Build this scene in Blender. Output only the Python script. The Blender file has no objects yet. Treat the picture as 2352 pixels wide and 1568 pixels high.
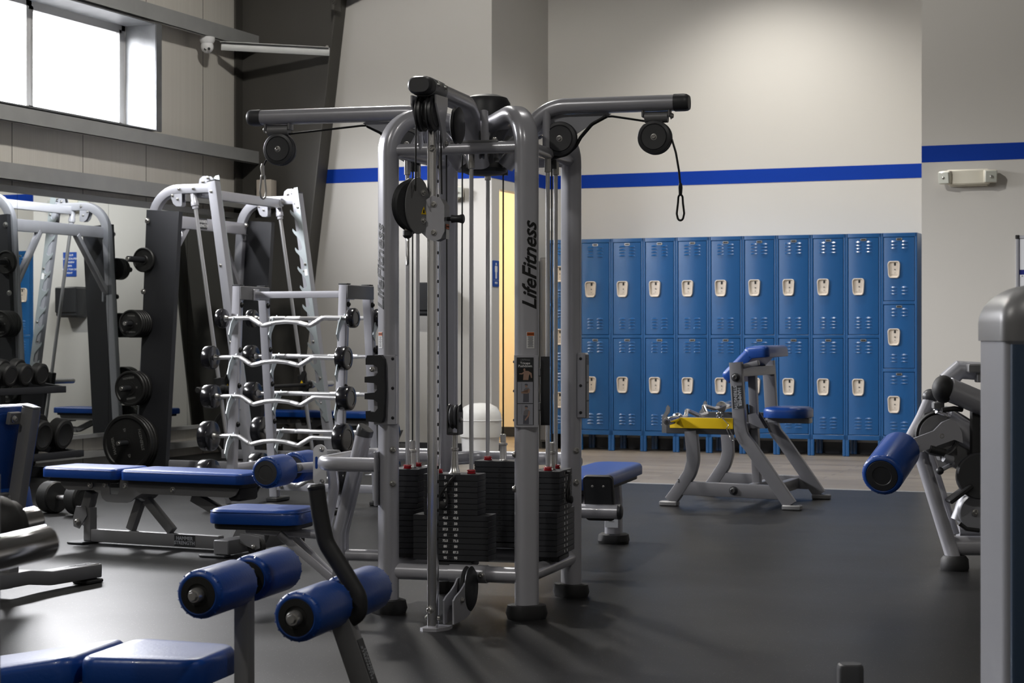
import bpy, math, random
from mathutils import Vector as V, Matrix as MX
random.seed(7)
sc = bpy.context.scene
COL = sc.collection
R = math.radians
PI = math.pi
sin, cos = math.sin, math.cos
# ---- surveying: the photo's lens, so that measured points become real places in the room
FPX, CX, CY, TH, CH = 4245.0, 1176.0, 771.7, R(21.82), 1.067
RT = V((cos(TH), sin(TH), 0)); FW = V((-sin(TH), cos(TH), 0)); CAM = V((0, 0, CH))
def ray(px, py): return FW + RT*((px-CX)/FPX) - V((0, 0, (py-CY)/FPX))
def at(px, py, Z): return CAM + ray(px, py)*Z
def hx(px, py, a): r = ray(px, py); return CAM + r*(a/r.x)
def hy(px, py, b): r = ray(px, py); return CAM + r*(b/r.y)
def hz(px, py, z=0.0): r = ray(px, py); return CAM + r*((z-CH)/r.z)
X, Y, Z3 = V((1, 0, 0)), V((0, 1, 0)), V((0, 0, 1))

# ---- mesh building
def rrect(w, h, r=0.0, n=3):
    w, h = w/2, h/2; r = min(r, w*.999, h*.999)
    if r <= 1e-6: return [(w, -h), (w, h), (-w, h), (-w, -h)]
    out = []
    for cx, cy, a0 in ((w-r, -h+r, -90), (w-r, h-r, 0), (-w+r, h-r, 90), (-w+r, -h+r, 180)):
        for k in range(n+1):
            a = R(a0+90*k/n); out.append((cx+r*cos(a), cy+r*sin(a)))
    return out
def circ(r, n=16): return [(r*cos(2*PI*k/n), r*sin(2*PI*k/n)) for k in range(n)]
def perp(d):
    d = d.normalized()
    u = Z3 if abs(d.z) < .9 else X
    e = u.cross(d).normalized()
    return e, d.cross(e)
def fillet(pts, r, n=6, closed=False):
    pts = [V(p) for p in pts]; out = []
    N = len(pts)
    for i, p in enumerate(pts):
        if not closed and i in (0, N-1): out.append(p); continue
        rr = r[i] if isinstance(r, (list, tuple)) else r
        a, b = pts[i-1]-p, pts[(i+1) % N]-p
        la, lb = a.length, b.length; a /= la; b /= lb
        ang = a.angle(b)
        if ang > PI-.02 or rr <= 0: out.append(p); continue
        t = min(rr/math.tan(ang/2), la*.48, lb*.48); q = t*math.tan(ang/2)
        c = p+(a+b).normalized()*(q/sin(ang/2))
        s0, s1 = p+a*t-c, p+b*t-c
        tot = s0.angle(s1)
        for k in range(n+1):
            f = k/n
            out.append(c+(s0*sin((1-f)*tot)+s1*sin(f*tot))/sin(tot))
    return out
class B:
    def __init__(s): s.v = []; s.f = []
    def add(s, vs, fs):
        o = len(s.v); s.v += [V(p) for p in vs]; s.f += [[i+o for i in f] for f in fs]; return s
    def loft(s, rings, closed=False, c0=True, c1=True):
        n = len(rings[0]); vs = [p for r in rings for p in r]; fs = []
        m = len(rings)
        for i in range(m if closed else m-1):
            a, b = i*n, ((i+1) % m)*n
            for k in range(n):
                l = (k+1) % n; fs.append((a+k, a+l, b+l, b+k))
        if not closed:
            if c0: fs.append(tuple(range(n-1, -1, -1)))
            if c1: fs.append(tuple(range((m-1)*n, m*n)))
        return s.add(vs, fs)
    def sweep(s, pts, prof, up=Z3, closed=False, caps=True):
        pts = [V(p) for p in pts]; N = len(pts); rings = []; up = V(up)
        for i, p in enumerate(pts):
            if closed: t0, t1 = p-pts[i-1], pts[(i+1) % N]-p
            else: t0 = p-pts[i-1] if i else pts[1]-p; t1 = pts[i+1]-p if i < N-1 else p-pts[i-1]
            t = (t0.normalized()+t1.normalized()).normalized()
            ex = up.cross(t)
            if ex.length < 1e-3: ex = perp(t)[0]
            ex.normalize(); ey = t.cross(ex)
            rings.append([p+ex*x+ey*y for x, y in prof])
        return s.loft(rings, closed, caps, caps)
    def tube(s, pts, r, n=12, closed=False, up=None):
        """round tube, frames carried along the path"""
        pts = [V(p) for p in pts]; N = len(pts); rings = []; ex = None
        for i, p in enumerate(pts):
            if closed: t0, t1 = p-pts[i-1], pts[(i+1) % N]-p
            else: t0 = p-pts[i-1] if i else pts[1]-p; t1 = pts[i+1]-p if i < N-1 else p-pts[i-1]
            t = (t0.normalized()+t1.normalized()).normalized()
            if ex is None: ex = perp(t)[0]
            ex = ex-t*ex.dot(t)
            if ex.length < 1e-4: ex = perp(t)[0]
            ex.normalize(); ey = t.cross(ex)
            rr = r[i] if isinstance(r, (list, tuple)) else r
            rings.append([p+ex*x+ey*y for x, y in circ(rr, n)])
        return s.loft(rings, closed)
    def lathe(s, o, d, prof, n=24, ex=None):
        o, d = V(o), V(d).normalized(); e, g = perp(d)
        rings = [[o+d*h+e*(r*cos(2*PI*k/n))+g*(r*sin(2*PI*k/n)) for k in range(n)] for r, h in prof]
        return s.loft(rings)
    def cyl(s, p0, p1, r, n=20, ch=0.0):
        p0, p1 = V(p0), V(p1); L = (p1-p0).length
        pr = [(r, 0), (r, L)] if ch <= 0 else [(r-ch, 0), (r, ch), (r, L-ch), (r-ch, L)]
        return s.lathe(p0, p1-p0, pr, n)
    def beam(s, p0, p1, w, h, up=Z3, r=.004, n=2, ch=None):
        """rectangular tube: w across, h along up"""
        p0, p1, up = V(p0), V(p1), V(up); t = (p1-p0).normalized()
        ex = up.cross(t)
        if ex.length < 1e-3: ex = perp(t)[0]
        ex.normalize(); ey = t.cross(ex); c = min(r, .004) if ch is None else ch
        rings = []
        for q, k in ((p0, c), (p0+t*c, 0), (p1-t*c, 0), (p1, c)):
            rings.append([q+ex*x+ey*y for x, y in rrect(w-2*k, h-2*k, max(r-k, .0005), n)])
        return s.loft(rings)
    def box(s, c, sz, r=.0, ex=X, ey=Y):
        c, ex, ey = V(c), V(ex), V(ey); ez = ex.cross(ey); sx, sy, sz_ = sz
        if r <= 0:
            vs = [c+ex*(i*sx/2)+ey*(j*sy/2)+ez*(k*sz_/2) for k in (-1, 1) for i, j in ((-1, -1), (1, -1), (1, 1), (-1, 1))]
            return s.add(vs, [(3, 2, 1, 0), (4, 5, 6, 7), (0, 1, 5, 4), (1, 2, 6, 5), (2, 3, 7, 6), (3, 0, 4, 7)])
        rings = []
        for h, k in ((-sz_/2, r), (-sz_/2+r, 0), (sz_/2-r, 0), (sz_/2, r)):
            rings.append([c+ez*h+ex*x+ey*y for x, y in rrect(sx-2*k, sy-2*k, max(r-k, .0004), 2)])
        return s.loft(rings)
    def pad(s, o, ex, ey, w, l, t, rc=.03, e=.018, n=5, taper=None, e0=.006):
        """upholstered pad: o bottom centre, w along ex, l along ey, t thick; rounded edges"""
        o, ex, ey = V(o), V(ex).normalized(), V(ey).normalized(); ez = ex.cross(ey); rings = []
        def ring(k, h):
            return [o+ez*h+ex*(x*(taper(y/l) if taper else 1))+ey*y for x, y in rrect(w-2*k, l-2*k, max(rc-k, .002), 5)]
        for k in range(3):
            a = PI/2*k/2; rings.append(ring(e0*(1-sin(a)), e0*(1-cos(a))))
        for k in range(n+1):
            a = PI/2*k/n; rings.append(ring(e*(1-cos(a)), t-e+e*sin(a)))
        rings.append(ring(e+.03, t+.002))
        return s.loft(rings)
    def plate(s, poly, o, ex, ey, t, ch=.0):
        """flat plate of any outline, thickness t along ex x ey, centred on o"""
        o, ex, ey = V(o), V(ex), V(ey); ez = ex.cross(ey).normalized()
        a = sum(poly[i][0]*poly[(i+1) % len(poly)][1]-poly[(i+1) % len(poly)][0]*poly[i][1] for i in range(len(poly)))
        if a < 0: poly = poly[::-1]
        return s.loft([[o+ez*h+ex*x+ey*y for x, y in poly] for h in (-t/2, t/2)])
    def sphere(s, c, r, n=16, m=10, d=Z3, sq=1.0):
        return s.lathe(V(c)-V(d).normalized()*r*sq, d, [(max(r*sin(PI*k/m), .0004), r*sq*(1-cos(PI*k/m))) for k in range(m+1)], n)
ORG = V((0, 0, 0))
def obj(name, mb, mat, parent=None, smooth=35, label=None):
    me = bpy.data.meshes.new(name)
    me.from_pydata([p-ORG for p in mb.v], [], mb.f)
    me.update()
    if smooth:
        for p in me.polygons: p.use_smooth = True
        me.set_sharp_from_angle(angle=R(smooth))
    me.materials.append(MAT[mat])
    o = bpy.data.objects.new(name, me); COL.objects.link(o)
    if parent: o.parent = parent
    if label: o['label'] = label
    return o
def tag(o, label, cat, group=None):
    o['label'] = label; o['category'] = cat
    if group: o['group'] = group
    return o
def thing(name, label, cat, loc=None, rotz=0.0, group=None):
    """Empty at the base. loc given: parts are built in world numbers around it; None: built at the origin, moved later"""
    global ORG
    o = bpy.data.objects.new(name, None); COL.objects.link(o); o.empty_display_size = .1
    ORG = V(loc) if loc is not None else V((0, 0, 0))
    o.location = ORG; o.rotation_euler.z = rotz
    return tag(o, label, cat, group)
def world():
    global ORG
    ORG = V((0, 0, 0))
def place(o, loc, rot=(0, 0, 0)):
    o.location = loc; o.rotation_euler = rot; return o
def dup(root, loc, rot=None, label=None, group=None):
    r = root.copy(); COL.objects.link(r); r.location = loc
    if rot is not None: r.rotation_euler = rot
    if label: r['label'] = label
    if group: r['group'] = group
    def kids(a, b):
        for ch in list(a.children):
            c = ch.copy(); COL.objects.link(c); c.parent = b; kids(ch, c)
    kids(root, r)
    return r
def structure(name, mb, mat, parent=None, smooth=35):
    o = obj(name, mb, mat, parent, smooth)
    if parent is None: o['kind'] = 'structure'
    return o
def words(name, txt, size, o, ex, ey, mat, parent, ext=.0006, shear=0.0, bold=0.0, align='CENTER', spacing=1.0, line=1.0, label=None):
    """lettering as real thin mesh; o = centre, ex reading direction, ey up"""
    cu = bpy.data.curves.new('lettering', 'FONT'); cu.body = txt; cu.size = size; cu.extrude = ext; cu.shear = shear
    cu.offset = bold; cu.align_x = align; cu.align_y = 'CENTER'; cu.space_character = spacing; cu.space_line = line; cu.resolution_u = 2
    t = bpy.data.objects.new('lettering', cu); COL.objects.link(t)
    dg = bpy.context.evaluated_depsgraph_get()
    me = bpy.data.meshes.new_from_object(t.evaluated_get(dg)); me.name = name
    bpy.data.objects.remove(t); bpy.data.curves.remove(cu)
    ex, ey = V(ex).normalized(), V(ey).normalized(); ez = ex.cross(ey); o = V(o)-ORG
    me.transform(MX(((ex.x, ey.x, ez.x, o.x), (ex.y, ey.y, ez.y, o.y), (ex.z, ey.z, ez.z, o.z), (0, 0, 0, 1))))
    me.materials.clear(); me.materials.append(MAT[mat])
    ob = bpy.data.objects.new(name, me); COL.objects.link(ob)
    if parent: ob.parent = parent
    if label: ob['label'] = label
    return ob
_BOLT = {}
def bolt(parent, p, d, r=.009, mat='steel', name='bolt'):
    """socket-head bolt on a washer; shared mesh"""
    k = (round(r, 4), mat)
    if k not in _BOLT:
        m = B().lathe((0, 0, 0), Z3, [(r*1.25, 0), (r*1.25, r*.22), (r*.95, r*.26), (r*.9, r*.75), (r*.62, r*1.0), (r*.42, r*1.0), (r*.38, r*.55)], 14)
        global ORG
        sv = ORG; ORG = V((0, 0, 0)); t = obj(name, m, mat); ORG = sv
        _BOLT[k] = t.data; bpy.data.objects.remove(t)
    o = bpy.data.objects.new(name, _BOLT[k]); COL.objects.link(o); o.parent = parent
    o.location = V(p)-ORG; o.rotation_mode = 'QUATERNION'; o.rotation_quaternion = V(d).to_track_quat('Z', 'Y')
    return o

# ---- materials
MAT = {}
def lin(h):
    h = h.lstrip('#'); c = [int(h[i:i+2], 16)/255 for i in (0, 2, 4)]
    return tuple(x/12.92 if x <= .04045 else ((x+.055)/1.055)**2.4 for x in c)+(1,)
def mat(name, col, rough=.5, metal=0.0, bump=0.0, bscale=60.0, var=0.0, vscale=4.0, coat=0.0, spec=.5, emit=0.0, rvar=0.0):
    m = bpy.data.materials.new(name); m.use_nodes = True; nt = m.node_tree; N, L = nt.nodes, nt.links
    b = N['Principled BSDF']; c = lin(col) if isinstance(col, str) else tuple(col)+(1,)
    b.inputs['Base Color'].default_value = c; b.inputs['Roughness'].default_value = rough; b.inputs['Metallic'].default_value = metal
    b.inputs['Coat Weight'].default_value = coat; b.inputs['Specular IOR Level'].default_value = spec
    if emit:
        b.inputs['Emission Color'].default_value = c; b.inputs['Emission Strength'].default_value = emit
    tc = N.new('ShaderNodeTexCoord')
    if var or rvar:
        n = N.new('ShaderNodeTexNoise'); n.inputs['Scale'].default_value = vscale; n.inputs['Detail'].default_value = 4
        L.new(tc.outputs['Object'], n.inputs['Vector'])
        if var:
            mx = N.new('ShaderNodeMix'); mx.data_type = 'RGBA'
            mx.inputs[6].default_value = tuple(x*(1-var) for x in c[:3])+(1,); mx.inputs[7].default_value = tuple(min(1, x*(1+var)) for x in c[:3])+(1,)
            L.new(n.outputs['Fac'], mx.inputs[0]); L.new(mx.outputs[2], b.inputs['Base Color'])
        if rvar:
            mr = N.new('ShaderNodeMapRange'); mr.inputs[3].default_value = max(0, rough-rvar); mr.inputs[4].default_value = rough+rvar
            L.new(n.outputs['Fac'], mr.inputs[0]); L.new(mr.outputs[0], b.inputs['Roughness'])
    if bump:
        n2 = N.new('ShaderNodeTexNoise'); n2.inputs['Scale'].default_value = bscale; n2.inputs['Detail'].default_value = 3
        L.new(tc.outputs['Object'], n2.inputs['Vector'])
        bp = N.new('ShaderNodeBump'); bp.inputs['Strength'].default_value = bump; bp.inputs['Distance'].default_value = .004
        L.new(n2.outputs['Fac'], bp.inputs['Height']); L.new(bp.outputs[0], b.inputs['Normal'])
    MAT[name] = m
    return m, N, L, b, tc
mat('silver', (.42, .42, .455), .28, .22, var=.06, vscale=9, coat=.35)
mat('frame_grey', (.19, .19, .205), .36, .25, var=.06, vscale=8)
mat('silver_light', (.31, .315, .345), .42, .2, var=.05, vscale=9)
mat('silver_dull', (.19, .19, .195), .42, .25, var=.08, vscale=7)
mat('steel', (.55, .54, .52), .28, .9)
mat('zinc', (.45, .50, .52), .38, .55, var=.08, vscale=14)
mat('chrome', (.78, .78, .80), .14, 1.0)
mat('knurl', (.62, .62, .63), .42, .85, bump=.35, bscale=900)
mat('rod', (.62, .62, .63), .3, .85)
mat('bar_chrome', (.78, .78, .79), .3, .8)
mat('vinyl', (.003, .05, .265), .38, 0, bump=.12, bscale=130, var=.08, vscale=6, coat=.12)
mat('vinyl_back', (.012, .012, .014), .55)
mat('rubber', (.014, .014, .015), .6, bump=.1, bscale=200)
mat('plastic', (.022, .023, .026), .45, var=.1, vscale=8)
mat('plastic_grey', (.045, .046, .05), .42)
mat('urethane', (.007, .007, .009), .2, coat=.2)
mat('iron', (.013, .013, .013), .48, bump=.15, bscale=120)
mat('plate_mark', (.16, .16, .155), .6)
mat('stack', (.018, .019, .023), .5, var=.1, vscale=12)
mat('panel_dark', (.017, .018, .022), .55, bump=.1, bscale=180)
mat('black', (.004, .004, .004), .6)
mat('cable', (.006, .006, .006), .35)
mat('white', (.72, .72, .72), .5)
mat('paper', (.68, .70, .74), .7)
mat('label_grey', (.30, .31, .33), .5)
mat('orange', (.55, .12, .02), .5)
mat('yellow', (.72, .48, .0), .45, var=.05)
mat('red', (.32, .012, .02), .25, coat=.3)
mat('beige', (.58, .52, .45), .45, var=.04)
mat('shroud', (.03, .055, .10), .35)
mat('ivory', (.70, .67, .57), .4)
mat('clear_lens', (.62, .64, .58), .12, coat=.5)
mat('sign_blue', (.012, .06, .30), .5)
mat('felt_blue', (.006, .014, .16), .9)
mat('locker', (.006, .068, .205), .33, 0, bump=.035, bscale=5, var=.05, vscale=2, coat=.15)
mat('stripe', (.001, .034, .30), .7, var=.03, spec=.15)
mat('galv', (.34, .345, .34), .5, .35, var=.16, vscale=5, rvar=.1)
mat('frame_steel', (.055, .052, .046), .55, .15, var=.08, vscale=2)
mat('window_frame', (.5, .5, .5), .4, .3)
mat('ceiling', (.5, .5, .48), .8)
mat('flesh', (.32, .2, .15), .6)
mat('bin_white', (.72, .72, .70), .45, bump=.5, bscale=12)
class FR:
    """a thing's own ground frame (x, y, z), to turn measured points into its local numbers"""
    def __init__(s, loc, ang): s.o = V((loc[0], loc[1], 0)); s.a = ang
    def l(s, v, pt=True):
        d = V(v)-s.o if pt else V(v); c, n = cos(s.a), sin(s.a)
        return V((d.x*c+d.y*n, -d.x*n+d.y*c, d.z))
    def y(s, px, py, q): o, r = s.l(CAM), s.l(ray(px, py), False); return o+r*((q-o.y)/r.y)
    def x(s, px, py, p): o, r = s.l(CAM), s.l(ray(px, py), False); return o+r*((p-o.x)/r.x)
    def z(s, px, py, h=0.0): o, r = s.l(CAM), s.l(ray(px, py), False); return o+r*((h-o.z)/r.z)
# ================= the room =================
def wall_mat(name, c, var=.05):
    m, N, L, b, tc = mat(name, c, .75, 0, bump=.06, bscale=90, var=var, vscale=.7)
wall_mat('wall_paint', (.53, .515, .485))
wall_mat('hall_paint', (.72, .60, .40))
# ribbed metal wall panel: fine vertical ribs and a joint every 0.92 m
m, N, L, b, tc = mat('wall_metal', (.42, .405, .36), .5, .15)
sx = N.new('ShaderNodeSeparateXYZ'); L.new(tc.outputs['Object'], sx.inputs[0])
def math_node(op, a, v2=None, v3=None):
    n = N.new('ShaderNodeMath'); n.operation = op
    for i, q in enumerate((a, v2, v3)):
        if q is None: continue
        if isinstance(q, (int, float)): n.inputs[i].default_value = q
        else: L.new(q, n.inputs[i])
    return n.outputs[0]
jt = math_node('LESS_THAN', math_node('FRACT', math_node('DIVIDE', math_node('ADD', sx.outputs[1], .32), .93)), .010)
rib = math_node('SINE', math_node('MULTIPLY', sx.outputs[1], 260.0))
nz = N.new('ShaderNodeTexNoise'); nz.inputs['Scale'].default_value = 1.2; L.new(tc.outputs['Object'], nz.inputs['Vector'])
mp = N.new('ShaderNodeMapping'); mp.inputs['Scale'].default_value = (1, 30, .3); L.new(tc.outputs['Object'], mp.inputs[0])
ns = N.new('ShaderNodeTexNoise'); ns.inputs['Scale'].default_value = 1.0; ns.inputs['Detail'].default_value = 4; L.new(mp.outputs[0], ns.inputs['Vector'])
mx = N.new('ShaderNodeMix'); mx.data_type = 'RGBA'; mx.inputs[6].default_value = (.55, .525, .475, 1); mx.inputs[7].default_value = (.66, .635, .585, 1)
L.new(ns.outputs['Fac'], mx.inputs[0])
mj = N.new('ShaderNodeMix'); mj.data_type = 'RGBA'; mj.inputs[7].default_value = (.09, .085, .07, 1)
L.new(jt, mj.inputs[0]); L.new(mx.outputs[2], mj.inputs[6]); L.new(mj.outputs[2], b.inputs['Base Color'])
bp = N.new('ShaderNodeBump'); bp.inputs['Strength'].default_value = .12; bp.inputs['Distance'].default_value = .002
L.new(rib, bp.inputs['Height']); L.new(bp.outputs[0], b.inputs['Normal'])
# speckled rubber flooring
m, N, L, b, tc = mat('floor_rubber', (.02, .02, .021), .5, spec=.28)
nz = N.new('ShaderNodeTexNoise'); nz.inputs['Scale'].default_value = 1.1; nz.inputs['Detail'].default_value = 5; L.new(tc.outputs['Object'], nz.inputs['Vector'])
vo = N.new('ShaderNodeTexVoronoi'); vo.inputs['Scale'].default_value = 150; L.new(tc.outputs['Object'], vo.inputs['Vector'])
sp = math_node('MULTIPLY', math_node('LESS_THAN', vo.outputs['Distance'], .30), 1.0)
sep = N.new('ShaderNodeSeparateColor'); L.new(vo.outputs['Color'], sep.inputs[0])
pick = math_node('MULTIPLY', sp, math_node('GREATER_THAN', sep.outputs[0], .90))
b1 = N.new('ShaderNodeMix'); b1.data_type = 'RGBA'; b1.inputs[6].default_value = (.006, .006, .0063, 1); b1.inputs[7].default_value = (.0105, .0105, .011, 1)
L.new(nz.outputs['Fac'], b1.inputs[0])
b2 = N.new('ShaderNodeMix'); b2.data_type = 'RGBA'; b2.inputs[7].default_value = (.11, .11, .105, 1)
L.new(pick, b2.inputs[0]); L.new(b1.outputs[2], b2.inputs[6]); L.new(b2.outputs[2], b.inputs['Base Color'])
mr = N.new('ShaderNodeMapRange'); mr.inputs[3].default_value = .33; mr.inputs[4].default_value = .45; L.new(nz.outputs['Fac'], mr.inputs[0]); L.new(mr.outputs[0], b.inputs['Roughness'])
n3 = N.new('ShaderNodeTexNoise'); n3.inputs['Scale'].default_value = 240; L.new(tc.outputs['Object'], n3.inputs['Vector'])
bp = N.new('ShaderNodeBump'); bp.inputs['Strength'].default_value = .05; bp.inputs['Distance'].default_value = .003
L.new(n3.outputs['Fac'], bp.inputs['Height']); L.new(bp.outputs[0], b.inputs['Normal'])
# grey-brown vinyl planks
m, N, L, b, tc = mat('floor_wood', (.2, .17, .14), .42)
br = N.new('ShaderNodeTexBrick'); br.inputs['Scale'].default_value = 1.0; br.inputs['Brick Width'].default_value = 1.2; br.inputs['Row Height'].default_value = .15
br.inputs['Mortar Size'].default_value = .003; br.inputs['Color1'].default_value = (.22, .19, .155, 1); br.inputs['Color2'].default_value = (.15, .128, .104, 1); br.inputs['Mortar'].default_value = (.04, .034, .03, 1)
L.new(tc.outputs['Object'], br.inputs['Vector'])
mp = N.new('ShaderNodeMapping'); mp.inputs['Scale'].default_value = (1.5, 28, 1); L.new(tc.outputs['Object'], mp.inputs[0])
ng = N.new('ShaderNodeTexNoise'); ng.inputs['Scale'].default_value = 2.2; ng.inputs['Detail'].default_value = 6; L.new(mp.outputs[0], ng.inputs['Vector'])
mm = N.new('ShaderNodeMix'); mm.data_type = 'RGBA'; mm.blend_type = 'OVERLAY'; mm.inputs[0].default_value = .6
L.new(br.outputs['Color'], mm.inputs[6]); L.new(ng.outputs['Fac'], mm.inputs[7]); L.new(mm.outputs[2], b.inputs['Base Color'])
mat('lining', (.14, .145, .15), .45, .3, var=.5, vscale=7)
mat('mirror', (.80, .83, .82), .012, 1.0)
# clear window glass: lets the daylight through with a faint reflection
m = bpy.data.materials.new('daylight_glass'); m.use_nodes = True; N, L = m.node_tree.nodes, m.node_tree.links; N.clear()
o_, mi, tr, gl = N.new('ShaderNodeOutputMaterial'), N.new('ShaderNodeMixShader'), N.new('ShaderNodeBsdfTransparent'), N.new('ShaderNodeBsdfGlossy')
tr.inputs[0].default_value = (.95, .95, .95, 1); gl.inputs['Roughness'].default_value = .02
mi.inputs[0].default_value = .04; L.new(tr.outputs[0], mi.inputs[1]); L.new(gl.outputs[0], mi.inputs[2]); L.new(mi.outputs[0], o_.inputs[0])
MAT['daylight'] = m

AL, AM, BB, AS, BL, AR = -8.86, -8.80, 15.32, -6.33, 16.75, -2.515   # left wall, mirror, back wall, alcove sides and back
AE, BE, HC = 7.0, -3.0, 6.2
def wallbox(x0, x1, y0, y1, z0, z1): return B().box(((x0+x1)/2, (y0+y1)/2, (z0+z1)/2), (x1-x0, y1-y0, z1-z0))
structure('floor_rubber', B().add([(AL-.3, BE-.3, 0), (AE+.3, BE-.3, 0), (AE+.3, 12.79, 0), (AL-.3, 12.79, 0)], [(0, 1, 2, 3)]).add([(AL-.3, 12.79, 0), (AS, 12.79, 0), (AS, BB+.4, 0), (AL-.3, BB+.4, 0)], [(0, 1, 2, 3)]), 'floor_rubber', smooth=0)
structure('floor_wood', B().add([(AS, 12.79, -.002), (AE+.3, 12.79, -.002), (AE+.3, 18.5, -.002), (AS, 18.5, -.002)], [(0, 1, 2, 3)]).add([(-8.8, 15.5, -.003), (AS, 15.5, -.003), (AS, 18.5, -.003), (-8.8, 18.5, -.003)], [(0, 1, 2, 3)]), 'floor_wood', smooth=0)
structure('trim_floor', wallbox(AS, AE, 12.765, 12.80, 0, .003), 'label_grey')
structure('ceiling', wallbox(AL-.2, AE+.2, BE-.2, 18.8, HC, HC+.1), 'ceiling')
# window openings in the left wall: sill 2.82, head 3.72
WIN = [(10.79, 13.47), (6.2, 8.9)]
ZS, ZH = 2.82, 3.72
wl = B(); y = BE-.2
for y0, y1 in sorted(WIN):
    wl.box((AL-.1, (y+y0)/2, HC/2), (.2, y0-y, HC)); y = y1
    wl.box((AL-.1, (y0+y1)/2, ZS/2), (.2, y1-y0, ZS)); wl.box((AL-.1, (y0+y1)/2, (ZH+HC)/2), (.2, y1-y0, HC-ZH))
wl.box((AL-.1, (y+16.0)/2, HC/2), (.2, 16.0-y, HC))
structure('wall_left', wl, 'wall_metal', smooth=0)
structure('wall_back', wallbox(AL, AS, BB, BB+.10, 0, HC), 'wall_paint')
sw = B()                                    # alcove side wall with the doorway to the locker room
D0, D1, DH = 15.50, 16.33, 2.40
sw.box((AS-.05, (BB+.1+D0)/2, HC/2), (.1, D0-BB-.1, HC)); sw.box((AS-.05, (D1+BL)/2, HC/2), (.1, BL-D1, HC)); sw.box((AS-.05, (D0+D1)/2, (DH+HC)/2), (.1, D1-D0, HC-DH))
structure('wall_alcove_left', sw, 'wall_paint')
structure('wall_alcove', wallbox(AS-.1, AR+.2, BL, BL+.1, 0, HC), 'wall_paint')
structure('wall_alcove_right', wallbox(AR, AR+.12, BB+.12, BL, 0, HC), 'wall_paint')
structure('wall_right', wallbox(AR, AE, BB, BB+.12, 0, HC), 'wall_paint')
structure('wall_far_right', wallbox(AE, AE+.1, BE, BB+.1, 0, HC), 'wall_paint')
structure('wall_behind', wallbox(AL, AE, BE-.1, BE, 0, HC), 'wall_paint')
structure('wall_hall', wallbox(-8.1, -8.0, 15.72, 18.4, 0, 2.9).box((-7.2, 18.35, 1.45), (1.6, .1, 2.9)).box((-7.2, 17.0, 2.95), (1.7, 2.6, .1)).box((-6.38, 17.6, 1.45), (.1, 1.4, 2.9)), 'hall_paint')
structure('baseboard_hall', wallbox(AS-.115, AS-.10, D0, D0+.02, 0, .1).box((-7.2, 18.29, .05), (1.6, .012, .1)).box((-7.99, 16.9, .05), (.012, 2.8, .1)), 'black')
structure('baseboard_alcove', wallbox(AS, AR, BL-.012, BL, 0, .1).box((AS+.006, (BB+D0)/2, .05), (.012, D0-BB, .1)), 'plastic_grey')
structure('baseboard_right', wallbox(AR-.012, AE, BB-.012, BB, 0, .1), 'plastic_grey')
structure('baseboard_back', wallbox(-8.3, AS+.012, BB-.012, BB, 0, .1), 'plastic_grey')
st = .003
structure('trim_1', wallbox(-8.1, AS, BB-st, BB, 2.487, 2.615).box((AS+st/2, (BB+BL)/2, 2.551), (st, BL-BB, .128)), 'stripe')
structure('trim_2', wallbox(AS, AR, BL-st, BL, 2.487, 2.615), 'stripe')
structure('trim_3', wallbox(AR, AE, BB-st, BB, 2.49, 2.625), 'stripe')
# windows
for i, (y0, y1) in enumerate(WIN):
    f = B(); fx = AL-.13
    for z0, z1, a, c in ((ZS, ZS+.045, y0, y1), (ZH-.045, ZH, y0, y1), (ZS, ZH, y0, y0+.05), (ZS, ZH, y1-.05, y1), (ZS, ZH, (y0+y1)/2-.035, (y0+y1)/2+.035), (ZS+.045, ZS+.07, (y0+y1)/2, y1-.05), (ZH-.07, ZH-.045, (y0+y1)/2, y1-.05), (ZS+.04, ZH-.04, y1-.085, y1-.05), (ZS+.04, ZH-.04, (y0+y1)/2+.03, (y0+y1)/2+.055)):
        f.box((fx, (a+c)/2, (z0+z1)/2), (.05, c-a, z1-z0))
    w = structure('window_%d' % (i+1), f, 'window_frame')
    obj('pane', B().box((fx-.01, (y0+y1)/2, (ZS+ZH)/2), (.008, y1-y0-.02, ZH-ZS-.02)), 'daylight', w)
    pl_ = bpy.data.lights.new('window_portal', 'AREA'); pl_.shape = 'RECTANGLE'; pl_.size = y1-y0-.1; pl_.size_y = ZH-ZS-.1; pl_.cycles.is_portal = True
    po_ = bpy.data.objects.new('window_portal', pl_); COL.objects.link(po_); po_.parent = w
    po_.location = (fx-.03, (y0+y1)/2, (ZS+ZH)/2); po_.rotation_euler = (PI/2, 0, -PI/2)
    j = B()                                  # metal lining of the opening: jambs, head, sill
    d = .30
    for yy, s in ((y0, 1), (y1, -1)):
        j.box((AL-.1+d/2+.0, yy-s*.004, (ZS+ZH)/2), (d, .012, ZH-ZS)); j.box((AL-.1+d, yy-s*.045, (ZS+ZH)/2), (.012, .085, ZH-ZS+.02))
    j.box((AL-.1+d/2, (y0+y1)/2, ZH+.004), (d, y1-y0, .012)); j.box((AL-.1+d/2, (y0+y1)/2, ZS-.004), (d, y1-y0, .012))
    obj('lining', j, 'lining', w)
# girts: Z-shaped steel rails along the left wall
def girt(name, zb, zt, y0=BE, y1=15.6, dpt=.20, lip=.03):
    pr = [(AL, zt), (AL+dpt, zt), (AL+dpt, zb), (AL+dpt-.004, zb), (AL+dpt-.004, zt-.006), (AL, zt-.006)]
    b_ = B().plate([(p[0], p[1]) for p in pr], (0, (y0+y1)/2, 0), X, Z3, y1-y0)
    b_.box((AL+dpt-.02, (y0+y1)/2, zb+.003), (.04, y1-y0, .006))
    return structure(name, b_, 'galv')
girt('beam_head', 3.745, 3.885); girt('beam_sill', 2.68, 2.80); girt('beam_mirror', 2.245, 2.375, dpt=.17)
structure('trim_mirror', wallbox(AL, AM+.02, BE, 15.3, 2.165, 2.215), 'galv')
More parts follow.
